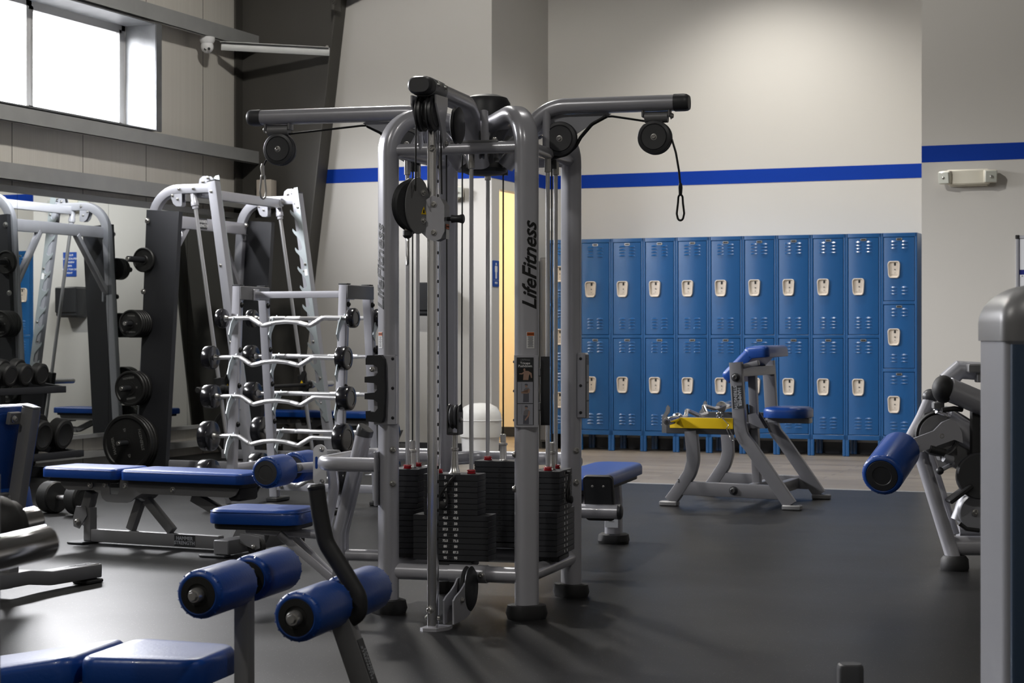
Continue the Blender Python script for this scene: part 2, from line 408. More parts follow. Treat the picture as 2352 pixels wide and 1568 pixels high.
# mirror panels with joints
MJ = [15.3, 14.2, 12.98, 11.76, 10.54, 9.32, 8.1, 6.9]
for y1, y0 in zip(MJ[:-1], MJ[1:]):
    p = wallbox(AL, AM, y0+.0015, y1-.0015, .27, 2.165)
    tag(obj('mirror_panel', p, 'mirror', smooth=0), 'frameless wall mirror panel, one of the run along the metal wall', 'mirror', 'mirror panels on the left wall')
structure('trim_4', wallbox(AL, AM+.03, BE, 15.3, .24, .27).box((AL+.05, 6, .105), (.10, 18.4, .05)), 'galv')
# tapered steel frame column in the corner and rafter
cl = B(); yc_ = 15.21
cl.plate([(-8.86, 0), (-8.325, 0), (-7.785, 4.25), (-7.785, HC), (-8.86, HC)], (0, yc_+.03, 0), X, Z3, .012)
cl.box((-8.845, yc_, HC/2), (.02, .20, HC))
cl.beam(V((-8.315, yc_, 0)), V((-7.775, yc_, 4.25)), .20, .016, up=X, r=.001); cl.box((-7.78, yc_, (HC+4.25)/2), (.016, .20, HC-4.25))
structure('column', cl, 'frame_steel')
rf = B(); r0, r1 = V((-7.75, 15.0, 4.20)), V((-2.55, 15.0, 6.19))
rf.beam(r0, r1, .1, .12, r=.003)
structure('beam_rafter', rf, 'frame_steel')
br = thing('roof_brace', 'grey steel bracket plate bolted high on the slanted column', 'bracket', (-7.74, 15.05, 4.12))
obj('plate', B().box((-7.755, 15.05, 4.2), (.03, .14, .34), .004), 'frame_steel', br)
for k in (-.1, 0, .1): bolt(br, (-7.74, 14.98, 4.2+k), -Y, .018, 'frame_steel')
p0 = hx(508, 106, AL+.17); p1 = hy(757, 119, 15.10)
br = thing('flange_brace', 'galvanized steel angle running from wall rail to the dark column', 'brace', p0)
ba = B(); d = (p1-p0).normalized(); u = d.cross(Z3).normalized().cross(d)
ba.beam(p0, p1, .006, .075, r=.001).beam(p0+u*.035+Y*(-.025), p1+u*.035+Y*(-.025), .055, .006, r=.001)
obj('angle', ba, 'galv', br); bolt(br, p1+V((-.02, -.01, .045)), -Y, .012)
# electrical box on the column
c = hy(613, 446, 15.16)
e = thing('junction_box', 'beige metal junction box fixed to the dark corner column', 'electrical box', c-V((0, 0, .14)))
obj('body', B().box(c, (.15, .10, .26), .004), 'beige', e); obj('cover', B().box(c+V((.0, -.055, 0)), (.155, .008, .265), .003), 'beige', e)
# dome camera under the head girt
c = hx(476, 93, AL+.17); c.z = 3.745
s = thing('security_camera', 'white turret security camera under the steel rail near window', 'camera', c)
obj('mount', B().lathe(c, -Z3, [(.068, 0), (.068, .03), (.056, .055), (.05, .06)], 28), 'white', s)
h = obj('housing', B().sphere(c-V((0, 0, .085)), .058, 24, 12), 'white', s)
for dx in (-.018, .018):
    q = c-V((0, 0, .105))+V((dx, 0, 0))+(CAM-c).normalized()*.048
    obj('lens', B().lathe(q, (CAM-c), [(.013, 0), (.013, .008), (.009, .009)], 16), 'black', h)
# emergency lights
def emergency(px, py, b, lab):
    c = hy(px, py, b)
    t = thing('emergency_light', lab, 'emergency light', c-V((0, 0, .06)))
    obj('body', B().box(c+V((0, -.045, 0)), (.34, .09, .125), .012), 'ivory', t)
    obj('base_plate', B().box(c+V((0, -.03, -.066)), (.30, .06, .01), .003), 'ivory', t)
    for s, yaw in ((-1, 25), (1, -12)):
        q = c+V((s*.175, -.075, .002)); e = V((cos(R(yaw*s)), sin(R(yaw*s))*s, 0)); n = V((-sin(R(20*s))*-1, -cos(R(20)), -.15)).normalized()
        ex = n.cross(Z3).normalized()*-1; ey = n.cross(ex)
        h = obj('lamp_head', B().box(q, (.105, .105, .07), .012, ex, ey), 'ivory', t)
        l = obj('lens', B().box(q+n*.037, (.094, .094, .012), .005, ex, ey), 'clear_lens', h)
        obj('bulb', B().sphere(q+n*.045, .012), 'steel', h)
    return t
emergency(2226, 408, BB, 'white twin-head emergency light on the wall right of the lockers')
emergency(1018, 444, BB, 'white twin-head emergency light on the wall behind the cable tower')
# men's room sign beside the doorway
c = V((AS, 15.41, 1.63))
s = thing('restroom_sign', "blue men's restroom sign on the wall beside the doorway", 'sign', c-V((0, 0, .12)))
obj('board', B().plate(rrect(.15, .235, .012, 4), c+V((.003, 0, 0)), Y, Z3, .006), 'sign_blue', s)
pf = B(); o = c+V((.0068, 0, .025))
pf.plate(circ(.012, 14), o+V((0, 0, .062)), Y, Z3, .0012)
pf.plate([(-.022, .045), (.022, .045), (.028, .038), (.03, -.01), (.022, -.01), (.019, .028), (.017, .028), (.017, -.07), (.002, -.07), (.002, -.012), (-.002, -.012), (-.002, -.07), (-.017, -.07), (-.017, .028), (-.019, .028), (-.022, -.01), (-.03, -.01), (-.028, .038)], o, Y, Z3, .0012)
pf.box(o+V((0, 0, -.083)), (.0012, .13, .0015))
obj('pictogram', pf, 'white', s, smooth=0)
words('lettering', 'MEN', .03, c+V((.007, 0, -.085)), Y, Z3, 'white', s)
# notice sign on back wall
c = V((-6.765, BB, 1.775))
s = thing('notice_sign', 'blue notice sign with white capitals on the wall behind the cable tower', 'sign', c-V((0, 0, .12)))
obj('board', B().box(c+V((0, -.003, 0)), (.155, .006, .24)), 'sign_blue', s)
words('lettering', 'PLEASE\nREPLACE YOUR\nWEIGHTS\nAND\nDO NOT DROP\nTHEM', .026, c+V((0, -.007, .002)), X, Z3, 'white', s, line=1.35, bold=.0004)
# black wall box near it
c = V((-6.86, BB, 1.40))
s = thing('wall_box', 'black plastic dispenser box on the wall behind the cable tower', 'dispenser', c-V((0, 0, .15)))
obj('body', B().box(c+V((0, -.10, 0)), (.25, .20, .30), .02), 'plastic', s); obj('cover', B().box(c+V((0, -.205, .02)), (.24, .02, .25), .008), 'plastic', s)
# switch plate
c = hy(1262, 505, BL)
s = thing('switch_plate', 'white switch plate on the wall above the grey cabinet', 'switch', c-V((0, 0, .1)))
for k in (.055, -.055):
    p = obj('cover', B().box(c+V((0, -.004, k)), (.075, .008, .105), .003), 'white', s); obj('toggle', B().box(c+V((0, -.012, k)), (.012, .012, .024), .002), 'white', p)
# cork / felt notice board on right wall
x0 = hy(2334, 600, BB).x
zt = hy(2340, 541, BB).z; c = V((x0+.6, BB, zt-.45))
s = thing('notice_board', 'blue felt notice board in aluminium frame at right wall end', 'notice board', c-V((0, 0, .45)))
obj('felt', B().box(c+V((0, -.008, 0)), (1.18, .012, .88)), 'felt_blue', s)
fr = B()
for sx_, sz_, w_, h_ in ((0, 1, 1.2, .025), (0, -1, 1.2, .025), (1, 0, .025, .9), (-1, 0, .025, .9)):
    fr.box(c+V((sx_*.5875, -.012, sz_*.4375)), (w_, .024, h_), .003)
obj('frame', fr, 'silver_light', s)
for sx_ in (-1, 1):
    for sz_ in (-1, 1): obj('corner_cap', B().box(c+V((sx_*.588, -.0135, sz_*.438)), (.032, .03, .032), .004), 'black', s)
for k, (dx, dz) in enumerate(((-.47, .31), (-.22, .31), (.03, .31), (-.47, 0), (-.22, 0), (.28, .31), (.03, 0))):
    q = c+V((dx, -.016, dz))
    p = thing('paper_notice', ['sheet of white paper pinned at top left corner of the blue notice board', 'sheet of white paper pinned second in the top row of the blue board', 'sheet of white paper pinned third in the top row of the blue board', 'sheet of white paper pinned below the top left sheet on the blue board', 'sheet of white paper pinned second in the lower row of the blue board', 'sheet of white paper pinned last in the top row of the blue board', 'sheet of white paper pinned third in the lower row of the blue board'][k], 'paper', q-V((0, 0, .14)), group='papers on the notice board')
    obj('sheet', B().box(q, (.2, .002, .27)), 'paper', p)
    for a in (-1, 1): obj('pin', B().sphere(q+V((a*.085, -.003, .125)), .005, 8, 6), 'steel', p)
world()
# ceiling lamps (above the picture)
LAMPS = [(-4.05, 15.5, 510, 118, 5.15, .8), (-5.3, 10.2, 940, 176, 5.35, .2), (-2.2, 8.0, 70, 130, 5.35, .8), (-1.2, 12.4, 150, 114, 5.35, .8), (1.5, 2.4, 310, 160, 5.35, .6), (-3.8, 1.2, 480, 160, 5.35, .6)]
for k, (x, y, pw, ang, z, bl) in enumerate(LAMPS):
    t = thing('ceiling_lamp', 'round high-bay lamp hanging from the ceiling above the gym', 'lamp', (x, y, z), group='high-bay ceiling lamps')
    obj('housing', B().lathe((x, y, z), Z3, [(.17, 0), (.19, .02), (.19, .10), (.08, .2), (.03, .25), (.006, .26), (.006, HC-z)], 24), 'plastic', t)
    ld = bpy.data.lights.new('lamp_light', 'SPOT'); ld.energy = pw; ld.spot_size = R(ang); ld.spot_blend = bl; ld.shadow_soft_size = .16; ld.color = (1.0, .965, .905)
    lo = bpy.data.objects.new('lamp_light', ld); COL.objects.link(lo); lo.parent = t; lo.location = (0, 0, -.03)
t = thing('ceiling_lamp', 'round lamp on the ceiling of the locker room passage', 'lamp', (-7.0, 16.6, 2.86))
obj('housing', B().lathe((-7.0, 16.6, 2.86), Z3, [(.14, 0), (.15, .01), (.15, .04)], 20), 'white', t)
ld = bpy.data.lights.new('lamp_light', 'POINT'); ld.energy = 95; ld.shadow_soft_size = .12; ld.color = (1, .9, .74)
lo = bpy.data.objects.new('lamp_light', ld); COL.objects.link(lo); lo.parent = t; lo.location = (0, 0, -.16)
world()
# ================= four-sided cable tower =================
JC = CAM+RT*-.109+FW*7.37; JC.z = 0; JA = TH-R(15)
def jl(v, pt=True):
    d = V(v)-JC if pt else V(v)
    c, s = cos(JA), sin(JA); return V((d.x*c+d.y*s, -d.x*s+d.y*c, d.z))
def jq(px, py, q): o, r = jl(CAM), jl(ray(px, py), False); return o+r*((q-o.y)/r.y)
def jp(px, py, p): o, r = jl(CAM), jl(ray(px, py), False); return o+r*((p-o.x)/r.x)
T = thing('cable_machine', 'tall grey four-sided cable tower with weight stacks and pulley arms in mid-floor', 'exercise machine')
POST = [V((-.30, -.306, 0)), V((.255, -.316, 0)), V((.282, .308, 0)), V((-.25, .30, 0))]
ZT = 1.785
def post_local(i): return POST[i]
for i, p in enumerate(POST):
    rad = V((p.x, p.y, 0)).normalized(); tan = V((-rad.y, rad.x, 0))
    path = fillet([p+Z3*.03, p+Z3*1.935, rad*.10+Z3*1.90], .17, 10)
    m = B(); rings = []
    prof = rrect(.092, .068, .03, 5)
    for k, q in enumerate(path):
        t0 = q-path[k-1] if k else path[1]-q; t1 = path[k+1]-q if k < len(path)-1 else q-path[k-1]
        t = (t0.normalized()+t1.normalized()).normalized(); ey = t.cross(tan)
        rings.append([q+tan*x+ey*y for x, y in prof])
    m.loft(rings)
    po = obj('post', m, 'silver', T)
    obj('foot', B().loft([[p+Z3*z+tan*x+rad*y for x, y in rrect(.145+w, .115+w, .05, 6)] for z, w in ((0, .0), (.02, .01), (.05, .0), (.052, -.01))]), 'rubber', T)
def bar(a, b, z, r, name, n=14):
    d = (b-a).normalized(); return obj(name, B().cyl(a+Z3*z, b+Z3*z, r, n), 'silver', T)
for i in range(4):
    a, b = POST[i], POST[(i+1) % 4]
    bar(a, b, ZT, .0235, 'top_rail'); bar(a, b, .16, .031, 'base_rail')
# hub
hub = obj('hub', B().lathe((0, 0, 1.735), Z3, [(.05, -.004), (.075, 0), (.078, .02), (.055, .04), (.055, .19), (.075, .20)], 30), 'silver_dull', T)
obj('hub_cap', B().lathe((0, .02, 1.925), Z3, [(.085, 0), (.098, .01), (.098, .07), (.085, .092), (.05, .104), (.004, .108)], 32), 'plastic', T)
obj('hub_disc', B().lathe((0, 0, 1.705), Z3, [(.02, 0), (.06, .004), (.088, .014), (.092, .028), (.07, .03)], 32), 'plastic', T)
for s in (-1, 1):
    g = obj('hub_plate', B().plate(rrect(.05, .19, .012, 3), (s*.03, -.062, 1.84), X, Z3, .012), 'silver_dull', T)
    bolt(T, (s*.03, -.07, 1.90), -Y, .009); bolt(T, (s*.03, -.07, 1.78), -Y, .009)
for s in (-1, 1):
    for d in (V((s, -1, 0)), V((s, 1, 0))):
        d.normalize(); obj('hub_strut', B().cyl(d*.06+Z3*1.80, d*.18+Z3*1.915, .024, 12), 'silver_dull', T)
# arms
ARMS = [(V((1, 0, 0)), .80, 1.972), (V((-1, 0, 0)), .985, 1.966), (V((0, -1, 0)), .83, 1.958), (V((0, 1, 0)), .80, 1.965)]
def pulley(c, ax, r, parent, w=.045, name='pulley', cover=True):
    """pulley between two round covers, axle bolt in the middle"""
    c, ax = V(c), V(ax).normalized(); h = w/2
    pr = [(r*.20, -h-.003), (r*.72, -h-.004), (r*.76, -h), (r*.80, -h-.003), (r*.96, -h+.001), (r, -h+.006), (r, -.009), (r*.9, -.002), (r*.9, .002), (r, .009), (r, h-.006), (r*.96, h-.001), (r*.80, h+.003), (r*.76, h), (r*.72, h+.004), (r*.20, h+.003)]
    p = obj(name, B().lathe(c, ax, pr, 36), 'plastic_grey', parent)
    bolt(parent, c-ax*(h+.001), -ax, .010); return p
for d, L, z in ARMS:
    tan = V((-d.y, d.x, 0))
    path = fillet([d*.085+Z3*1.74, d*.13+Z3*1.80, d*.25+Z3*z, d*L+Z3*z], [0, .05, .16, 0], 8)
    m = B().sweep(path, rrect(.056, .066, .026, 5), up=tan) if False else B()
    rings = []
    for k, q in enumerate(path):
        t0 = q-path[k-1] if k else path[1]-q; t1 = path[k+1]-q if k < len(path)-1 else q-path[k-1]
        t = (t0.normalized()+t1.normalized()).normalized(); ey = t.cross(tan)
        rings.append([q+tan*x+ey*y for x, y in rrect(.088, .060, .029, 6)])
    arm = obj('arm', m.loft(rings), 'silver', T)
    e = d*L+Z3*z
    obj('end_cap', B().loft([[e+d*k+tan*x*s+Z3*y*s for x, y in rrect(.093, .065, .031, 6)] for k, s in ((-.034, 1.0), (.004, 1.0), (.016, .95), (.024, .8))]), 'plastic_grey', T)
    if d.y < 0: continue
    # swivel with pulley below the arm end, gusset plate and root pulley
    s = e-d*.105-Z3*.05
    sw = obj('swivel', B().cyl(s-d*.045-Z3*.004, s+d*.045-Z3*.004, .022, 18).box(s+Z3*.02-d*.052, (.008 if d.x else .05, .05 if d.x else .008, .05), .003).box(s+Z3*.02+d*.052, (.008 if d.x else .05, .05 if d.x else .008, .05), .003), 'silver_dull', T)
    bolt(T, s+d*.056, d, .011)
    c = s-Z3*.083-d*(.006); pulley(c, Y if d.x else X, .066, T, .05)
    obj('swivel_yoke', B().box(s-Z3*.03, (.05 if d.x else .03, .03 if d.x else .05, .03), .006), 'silver_dull', T)
    g0 = .255; off = tan*.0
    obj('gusset', B().plate([(g0, -.033), (.50, -.03), (.515, -.036), (.44, -.07), (.36, -.12), (.31, -.17), (g0, -.18)], Z3*z, d, Z3, .006), 'silver_light', T)
    rp = d*.315+Z3*(z-.13); pulley(rp-tan*(.02 if d.x > 0 else -.02), Y if d.x else X, .068, T, .03)
    obj('strut', B().cyl(d*.262+Z3*ZT-tan*.03, d*.262+Z3*(z-.02)-tan*.03, .0165, 12), 'silver', T)
    a0 = c+Z3*.062-d*.02; k1 = d*.50+Z3*(z-.045)
    obj('cable', B().tube([a0, k1+d*.02, k1], .0042, 8), 'cable', T)
    pts = [k1, d*.44+Z3*(z-.075), d*.395+Z3*(z-.125), d*.375+Z3*(z-.16), d*.34+Z3*(z-.19), d*.275+Z3*(z-.205)]
    pts = fillet(pts, .05, 3)
    obj('cable_sleeve', B().tube([p-tan*.012 for p in pts], .0072, 8), 'cable', T)
    if d.x:
        out = d*.066
        if d.x > 0:
            h = [c+d*.066-Z3*.008, c+d*.082-Z3*.06, c+d*.094-Z3*.13, c+d*.10-Z3*.19]
        else:
            h = [c+d*.06-Z3*.04, c+d*.075-Z3*.066]
        obj('cable', B().tube(fillet(h, .1, 4), .0042, 8), 'cable', T)
        q = h[-1]
        L2 = .035
        obj('cable_end', B().tube([q+Z3*.01, q-Z3*.006-d*(0 if d.x > 0 else -.004), q-Z3*L2], [.0065, .0085, .0065], 10), 'cable' if d.x > 0 else 'steel', T)
        q = q-Z3*(L2+.012)
        loop = [(0, .016), (.010, .006), (.012, -.02), (.018, -.06), (.012, -.082), (0, -.088), (-.012, -.082), (-.018, -.06), (-.012, -.02), (-.010, .006)]
        tl = V((.985, -.17, 0)) if d.x > 0 else V((.55, .83, 0))
        obj('carabiner', B().tube(fillet([q+tl*x*.85+Z3*y for x, y in loop], .012, 3, True), .0042, 8, True), 'cable' if d.x > 0 else 'steel', T)
# front arm: pulley block, straps
z = 1.958
for s in (-1, 1):
    obj('pulley_bracket', B().plate([(-.80, -.03), (-.66, -.025), (-.66, -.06), (-.69, -.12), (-.665, -.19), (-.70, -.215), (-.74, -.14), (-.80, -.06)], (s*.045, 0, z), Y, Z3, .006), 'silver', T)
    bolt(T, (s*.049, -.685, z-.195), X*s, .009)
obj('arm_sleeve', B().loft([[V((x, q, z+y)) for x, y in rrect(.096, .068, .032, 6)] for q in (-.80, -.66)]), 'silver_dull', T)
for q in (-.77, -.69): bolt(T, (.047, q, z+.008), X, .009)
for s in (-1, 1): pulley((s*.020, -.755, z-.09), X, .066, T, .02)
obj('pulley', B().lathe((.055, -.56, z-.115), X, [(.02, -.012), (.06, -.012), (.068, -.008), (.062, 0), (.068, .008), (.06, .012), (.02, .012)], 32), 'plastic', T)
obj('pulley', B().lathe((.06, -.25, z-.155), V((1, .3, 0)), [(.02, -.012), (.05, -.012), (.056, -.008), (.05, 0), (.056, .008), (.05, .012), (.02, .012)], 28), 'plastic', T)
for p in (V((.09, -.31, 0)), V((-.205, -.30, 0)), V((.03, .30, 0)), V((-.25, .05, 0))):
    obj('strut', B().cyl(p+Z3*ZT, V((p.x*.75, p.y*.8, 1.93)), .0165, 12), 'silver', T)
obj('rail_clip', B().box((.05, -.315, ZT+.022), (.19, .03, .012), .004), 'silver_dull', T)
bolt(T, (.13, -.315, ZT+.028), Z3, .01)
# chrome adjustment column in front with carriage
cx, cq = -.004, -.672
zt = jq(984, 296, cq).z
col = obj('slide_column', B().loft([[V((cx+x, cq+y, h)) for x, y in rrect(.034, .052, .009, 3)] for h in (.012, zt)]), 'chrome', T)
obj('column_cap', B().loft([[V((cx+x*s, cq+y*s, h)) for x, y in rrect(.036, .054, .009, 3)] for h, s in ((zt-.004, 1), (zt+.012, 1), (zt+.02, .7))]), 'plastic', T)
hl = B()
for k in range(27): hl.cyl((cx+.0165, cq+.004, .33+k*.052), (cx+.0185, cq+.004, .33+k*.052), .006, 8)
obj('index_hole', hl, 'black', T, label='black index holes down the side of the chrome column')
obj('column_foot', B().plate([(-.045, -.04), (-.03, -.055), (.02, -.05), (.05, .0), (.05, .05), (-.03, .05)], (cx+.008, cq, .006), X, Y, .012), 'silver', T)
bolt(T, (cx-.005, cq-.027, .075), -Y, .012)
bolt(T, (cx+.005, cq-.027, zt-.075), -Y, .011)
bolt(T, (cx-.02, cq-.01, .045), -X, .008); bolt(T, (cx+.022, cq-.01, .045), X, .008)
# lower link from the column to the base rail
obj('base_sleeve', B().cyl((-.05, -.31, .16), (.10, -.312, .16), .0345, 18), 'silver', T)
bolt(T, (.085, -.346, .16), -Y, .010)
for s in (.0, .036):
    obj('link_plate', B().plate([(-.625, .014), (-.628, .10), (-.60, .112), (-.54, .124), (-.49, .14), (-.455, .16), (-.40, .16), (-.335, .16), (-.335, .11), (-.36, .06), (-.42, .022), (-.46, .014)], (.022+s, 0, 0), Y, Z3, .006), 'silver', T)
obj('pulley', B().lathe((.05, -.40, .115), X, [(.02, -.018), (.072, -.018), (.085, -.01), (.078, 0), (.085, .01), (.072, .018), (.02, .018)], 32), 'plastic', T)
bolt(T, (.062, -.53, .09), X, .01)
# carriage
kz = jq(1002, 500, cq).z
cpoly = [(-.036, .028), (-.016, .062), (.012, .078), (.040, .068), (.054, .042), (.054, -.052), (.042, -.078), (.020, -.088), (-.006, -.080), (-.030, -.058), (-.040, -.034), (-.020, -.026), (-.018, .018)]
cg = obj('carriage', B().plate(cpoly, (cx, cq-.038, kz), X, Z3, .006), 'silver', T)
obj('carriage_shroud', B().plate([(x*.97, y*.97) for x, y in cpoly], (cx, cq-.003, kz), X, Z3, .066), 'silver_dull', T)
obj('knob', B().lathe((cx+.054, cq+.002, kz-.005), X, [(.008, 0), (.008, .014), (.015, .016), (.013, .03), (.014, .045), (.018, .058), (.014, .062)], 20), 'plastic', T)
for h in (.046, -.056): bolt(T, (cx+.016, cq-.042, kz+h), -Y, .009)
q = V((cx+.0545, cq+.002, kz-.045)); lb = obj('warning_label', B().box(q+Z3*.012, (.001, .036, .018)), 'orange', T); obj('label_panel', B().box(q-Z3*.016, (.001, .036, .034)), 'white', lb)
words('lettering', 'CAUTION', .0075, q+V((.001, 0, .012)), Y, Z3, 'black', lb, ext=.0002)
# swivelling pulley disc left of the carriage
ax = V((.87, -.49, 0)); up = Z3; side = up.cross(ax)
dc = jq(952, 473, -.735)
for s in (-1, 1):
    obj('pulley_cover', B().plate([(.062*cos(a)*(1 if cos(a) < 0 else .9), .102*sin(a)) for a in [2*PI*k/28 for k in range(28)]], dc+ax*s*.019, side, Z3, .006), 'silver_dull', T)
obj('pulley', B().lathe(dc-side*.01, ax, [(.02, -.014), (.088, -.014), (.094, -.008), (.086, 0), (.094, .008), (.088, .014), (.02, .014)], 32), 'plastic', T)
for h in (.048, -.052): bolt(T, dc+ax*.022-side*-.022+Z3*h, ax, .009)
o = dc+ax*.0226+side*.025-Z3*.018
lb = obj('warning_label', B().plate([(-.013, -.012), (.013, -.012), (0, .016)], o, side, Z3, .0008), 'yellow', T)
obj('symbol', B().plate([(-.004, -.008), (.004, -.006), (.002, .002), (.005, .004), (-.001, .006), (-.004, 0)], o+ax*.0007, side, Z3, .0006), 'black', lb)
lb2 = obj('hinge', B().cyl(dc+ax*.0+side*.06-Z3*.055, dc+side*.06+Z3*.055, .012, 14).box(dc+side*.075, (.03, .03, .03), .004), 'steel', T)
q = jq(936, 532, -.755)
obj('cable_stop', B().lathe(q, -Z3, [(.008, -.008), (.017, -.004), (.018, .014), (.012, .022), (.006, .024)], 18), 'plastic', T); obj('stop_collar', B().lathe(q+Z3*.008, -Z3, [(.010, -.012), (.016, -.010), (.0165, .008), (.012, .01)], 18), 'steel', T)
q = q-Z3*.038
obj('carabiner', B().tube(fillet([q+V((.45, -.89, 0))*x*.8+Z3*y for x, y in [(0, .016), (.010, .006), (.012, -.02), (.018, -.05), (.012, -.075), (0, -.082), (-.012, -.075), (-.018, -.05), (-.012, -.02), (-.010, .006)]], .012, 3, True), .0042, 8, True), 'steel', T)
obj('cable', B().tube([(-.028, -.80, 1.865), (-.03, -.80, kz+.09), dc+side*-.0+Z3*.09], .003, 6), 'cable', T)
obj('cable', B().tube([(.03, -.69, 1.86), (.03, -.675, kz+.085)], .003, 6), 'cable', T)

# ---- weight stacks with guide rods
NUM = ['5', '10', '15', '20', '25', '30', '35', '42.5', '50', '57.5', '65', '72.5', '80', '87.5', '95']
def stack(c, face, wn, ww, numbers, lift=0.0, tall=15, zb=.208):
    """c centre on the floor plan, face = direction of the numbered face"""
    c = V(c); f = V(face); s = V((-f.y, f.x, 0)); d = .115
    root = obj('weight_stack', B().box(c+Z3*(zb-.014), ((ww*.55 if abs(f.y) else d*.9), (d*.9 if abs(f.y) else ww*.55), .022), .004), 'plastic', T)
    z = zb
    for k in range(tall-1, -1, -1):
        w = wn if k < 7 else ww
        h = .0218 if k else .026
        m = B().box(c+Z3*(z+h/2-.0004), (w if abs(f.y) else d, d if abs(f.y) else w, h-.0012), .0012)
        obj('weight_plate', m, 'stack', root)
        hole = c+f*(d/2+.0002)+Z3*(z+h/2)
        if numbers:
            hz_ = obj('pin_hole', B().cyl(hole-f*.002, hole+f*.0006, .0058, 10), 'black', root)
            for a in (-1, 1):
                if k == 0 and a > 0: continue
                words('number', NUM[k], .0135 if len(NUM[k]) < 3 else .0125, hole+s*a*.021+f*.0004+Z3*-.0005, s, Z3, 'white', root, ext=.0002, bold=.0006)
        z += h
    if not numbers:
        for k in range(14):
            q = c+f*(d/2)+Z3*(zb+.0109+.0218*k); obj('pin_hole', B().cyl(q-f*.002, q+f*.0006, .006, 8), 'black', root)
    top = z
    for a in (-1, 1):
        q = c+s*a*.066
        obj('guide_rod', B().cyl(q+Z3*.16, q+Z3*(ZT-.03), .0085, 12), 'rod', T)
        obj('rod_collar', B().lathe(q+Z3*(ZT-.075), Z3, [(.0088, 0), (.013, .002), (.013, .06)], 14), 'steel', T)
        obj('bumper', B().lathe(q+Z3*(top-.002), Z3, [(.012, 0), (.017, .002), (.018, .006), (.014, .0085), (.0175, .011), (.016, .016), (.009, .018)], 16), 'red', T)
    return top
top = stack((-.045, -.262, 0), (0, -1, 0), .215, .300, True)
obj('stack_stem', B().lathe((-.045, -.262, top), Z3, [(.024, 0), (.020, .004), (.014, .03), (.0115, .085), (.015, .088), (.015, .096), (.0115, .098), (.009, .15)], 18), 'steel', T)
bc = V((-.045, -.262, top+.205))
blk = B()
for s in (-1, 1): blk.plate([(-.032, -.055), (.032, -.055), (.032, .03), (.022, .055), (0, .062), (-.022, .055), (-.032, .03)], bc+V((s*.021, 0, 0)), Y, Z3, .005)
blk.box(bc-Z3*.053, (.046, .062, .008), .002)
pb = obj('pulley_block', blk, 'plastic', T)
obj('pulley', B().lathe(bc+Z3*.012, X, [(.012, -.013), (.042, -.013), (.048, -.008), (.041, 0), (.048, .008), (.042, .013), (.012, .013)], 26), 'plastic_grey', pb); bolt(T, bc+V((.024, 0, .0)), X, .008)
for a in (-.034, .03): obj('cable', B().tube([bc+V((a*.9, 0, .03)), (-.045+a*1.0, -.262, ZT-.02)], .003, 6), 'cable', T)
for c, f, zb in (((.268, .03, 0), (1, 0, 0), .208), ((.005, .262, 0), (0, -1, 0), .225), ((-.302, .0, 0), (0, -1, 0) and (-1, 0, 0), .208)):
    top = stack(c, f, .215, .300, f == (1, 0, 0), zb=zb); c = V(c)
    obj('stack_stem', B().lathe(c+Z3*top, Z3, [(.016, 0), (.014, .004), (.014, .06), (.018, .062), (.018, .07), (.0115, .072), (.0115, .105), (.008, .108)], 18), 'steel', T)
    obj('cable', B().tube([c+Z3*(top+.10), c+Z3*(ZT-.03)], .0032, 6), 'cable', T)
    obj('cable_grommet', B().cyl(c+Z3*(ZT-.055), c+Z3*(ZT-.02), .02, 14), 'plastic', T)
# selector pins on coiled lanyards
for o, f, s in ((V((-.03, -.322, .528)), V((0, -1, 0)), V((1, 0, 0))), (V((.328, .045, .528)), V((1, 0, 0)), V((0, 1, 0)))):
    pin = obj('selector_pin', B().cyl(o+f*-.004, o+f*.012, .006, 10), 'plastic', T)
    pts = fillet([o+f*.01, o-s*.025-Z3*.03+f*.014, o-s*.055-Z3*.07+f*.012, o-s*.058-Z3*.105+f*.012, o-s*.035-Z3*.118+f*.014, o-s*.022-Z3*.09+f*.014, o-s*.03-Z3*.055+f*.012], .03, 4)
    obj('lanyard', B().tube(pts, .005, 8), 'rubber', pin)
    obj('pin_knob', B().lathe(o-s*.04-Z3*.105+f*.014, f, [(.004, 0), (.014, .004), (.016, .014), (.01, .018)], 16), 'rubber', pin)

# ---- hooks, placards, lettering and labels on the posts
def post_face(i, z, side):
    p = POST[i]; return p+Z3*z
rack_poly = [(-.034, -.125), (.028, -.13), (.036, -.11), (.040, 0), (.036, .115), (.024, .13), (-.030, .128), (-.036, .115), (-.036, .092), (-.006, .092), (.012, .082), (.013, .062), (.004, .05), (-.04, .046), (-.04, .024), (0, .022), (.010, .012), (.010, -.004), (0, -.014), (-.04, -.018), (-.04, -.04), (-.002, -.042), (.012, -.052), (.013, -.075), (.002, -.088), (-.014, -.09), (-.018, -.084), (-.036, -.086)]
zA = .865
a = POST[0]; c = V((a.x-.03, a.y-.062, zA))
obj('mount_plate', B().box((a.x, a.y-.030, zA-.005), (.088, .04, .27), .004), 'silver', T)
rk = obj('accessory_rack', B().plate(rack_poly, c, X, Z3, .034), 'plastic', T, label='charcoal hook rack with three open slots')
bolt(T, c+V((-.008, -.018, .075)), -Y, .009)
for h in (-.112, .002, .115): bolt(T, (a.x+.034, a.y-.05, zA+h), -Y, .005, 'plastic')
b_ = POST[1]; e1 = V((.966, .259, 0)); n1 = V((.259, -.966, 0))      # faces the lens side of the front post
zB = .86
bx = B().loft([[b_+Z3*(zB+h)+e1*(x-.002)+n1*(.018+y) for x, y in rrect(.092, .062, .006, 2)] for h in (-.135, .135)])
obj('placard_box', bx, 'silver', T)
fc = b_+Z3*zB+n1*.0498+e1*-.006
pl = obj('placard', B().box(fc, (.064, .0016, .254), 0, e1, -n1), 'plastic', T, label='exercise placard with three small pictures')
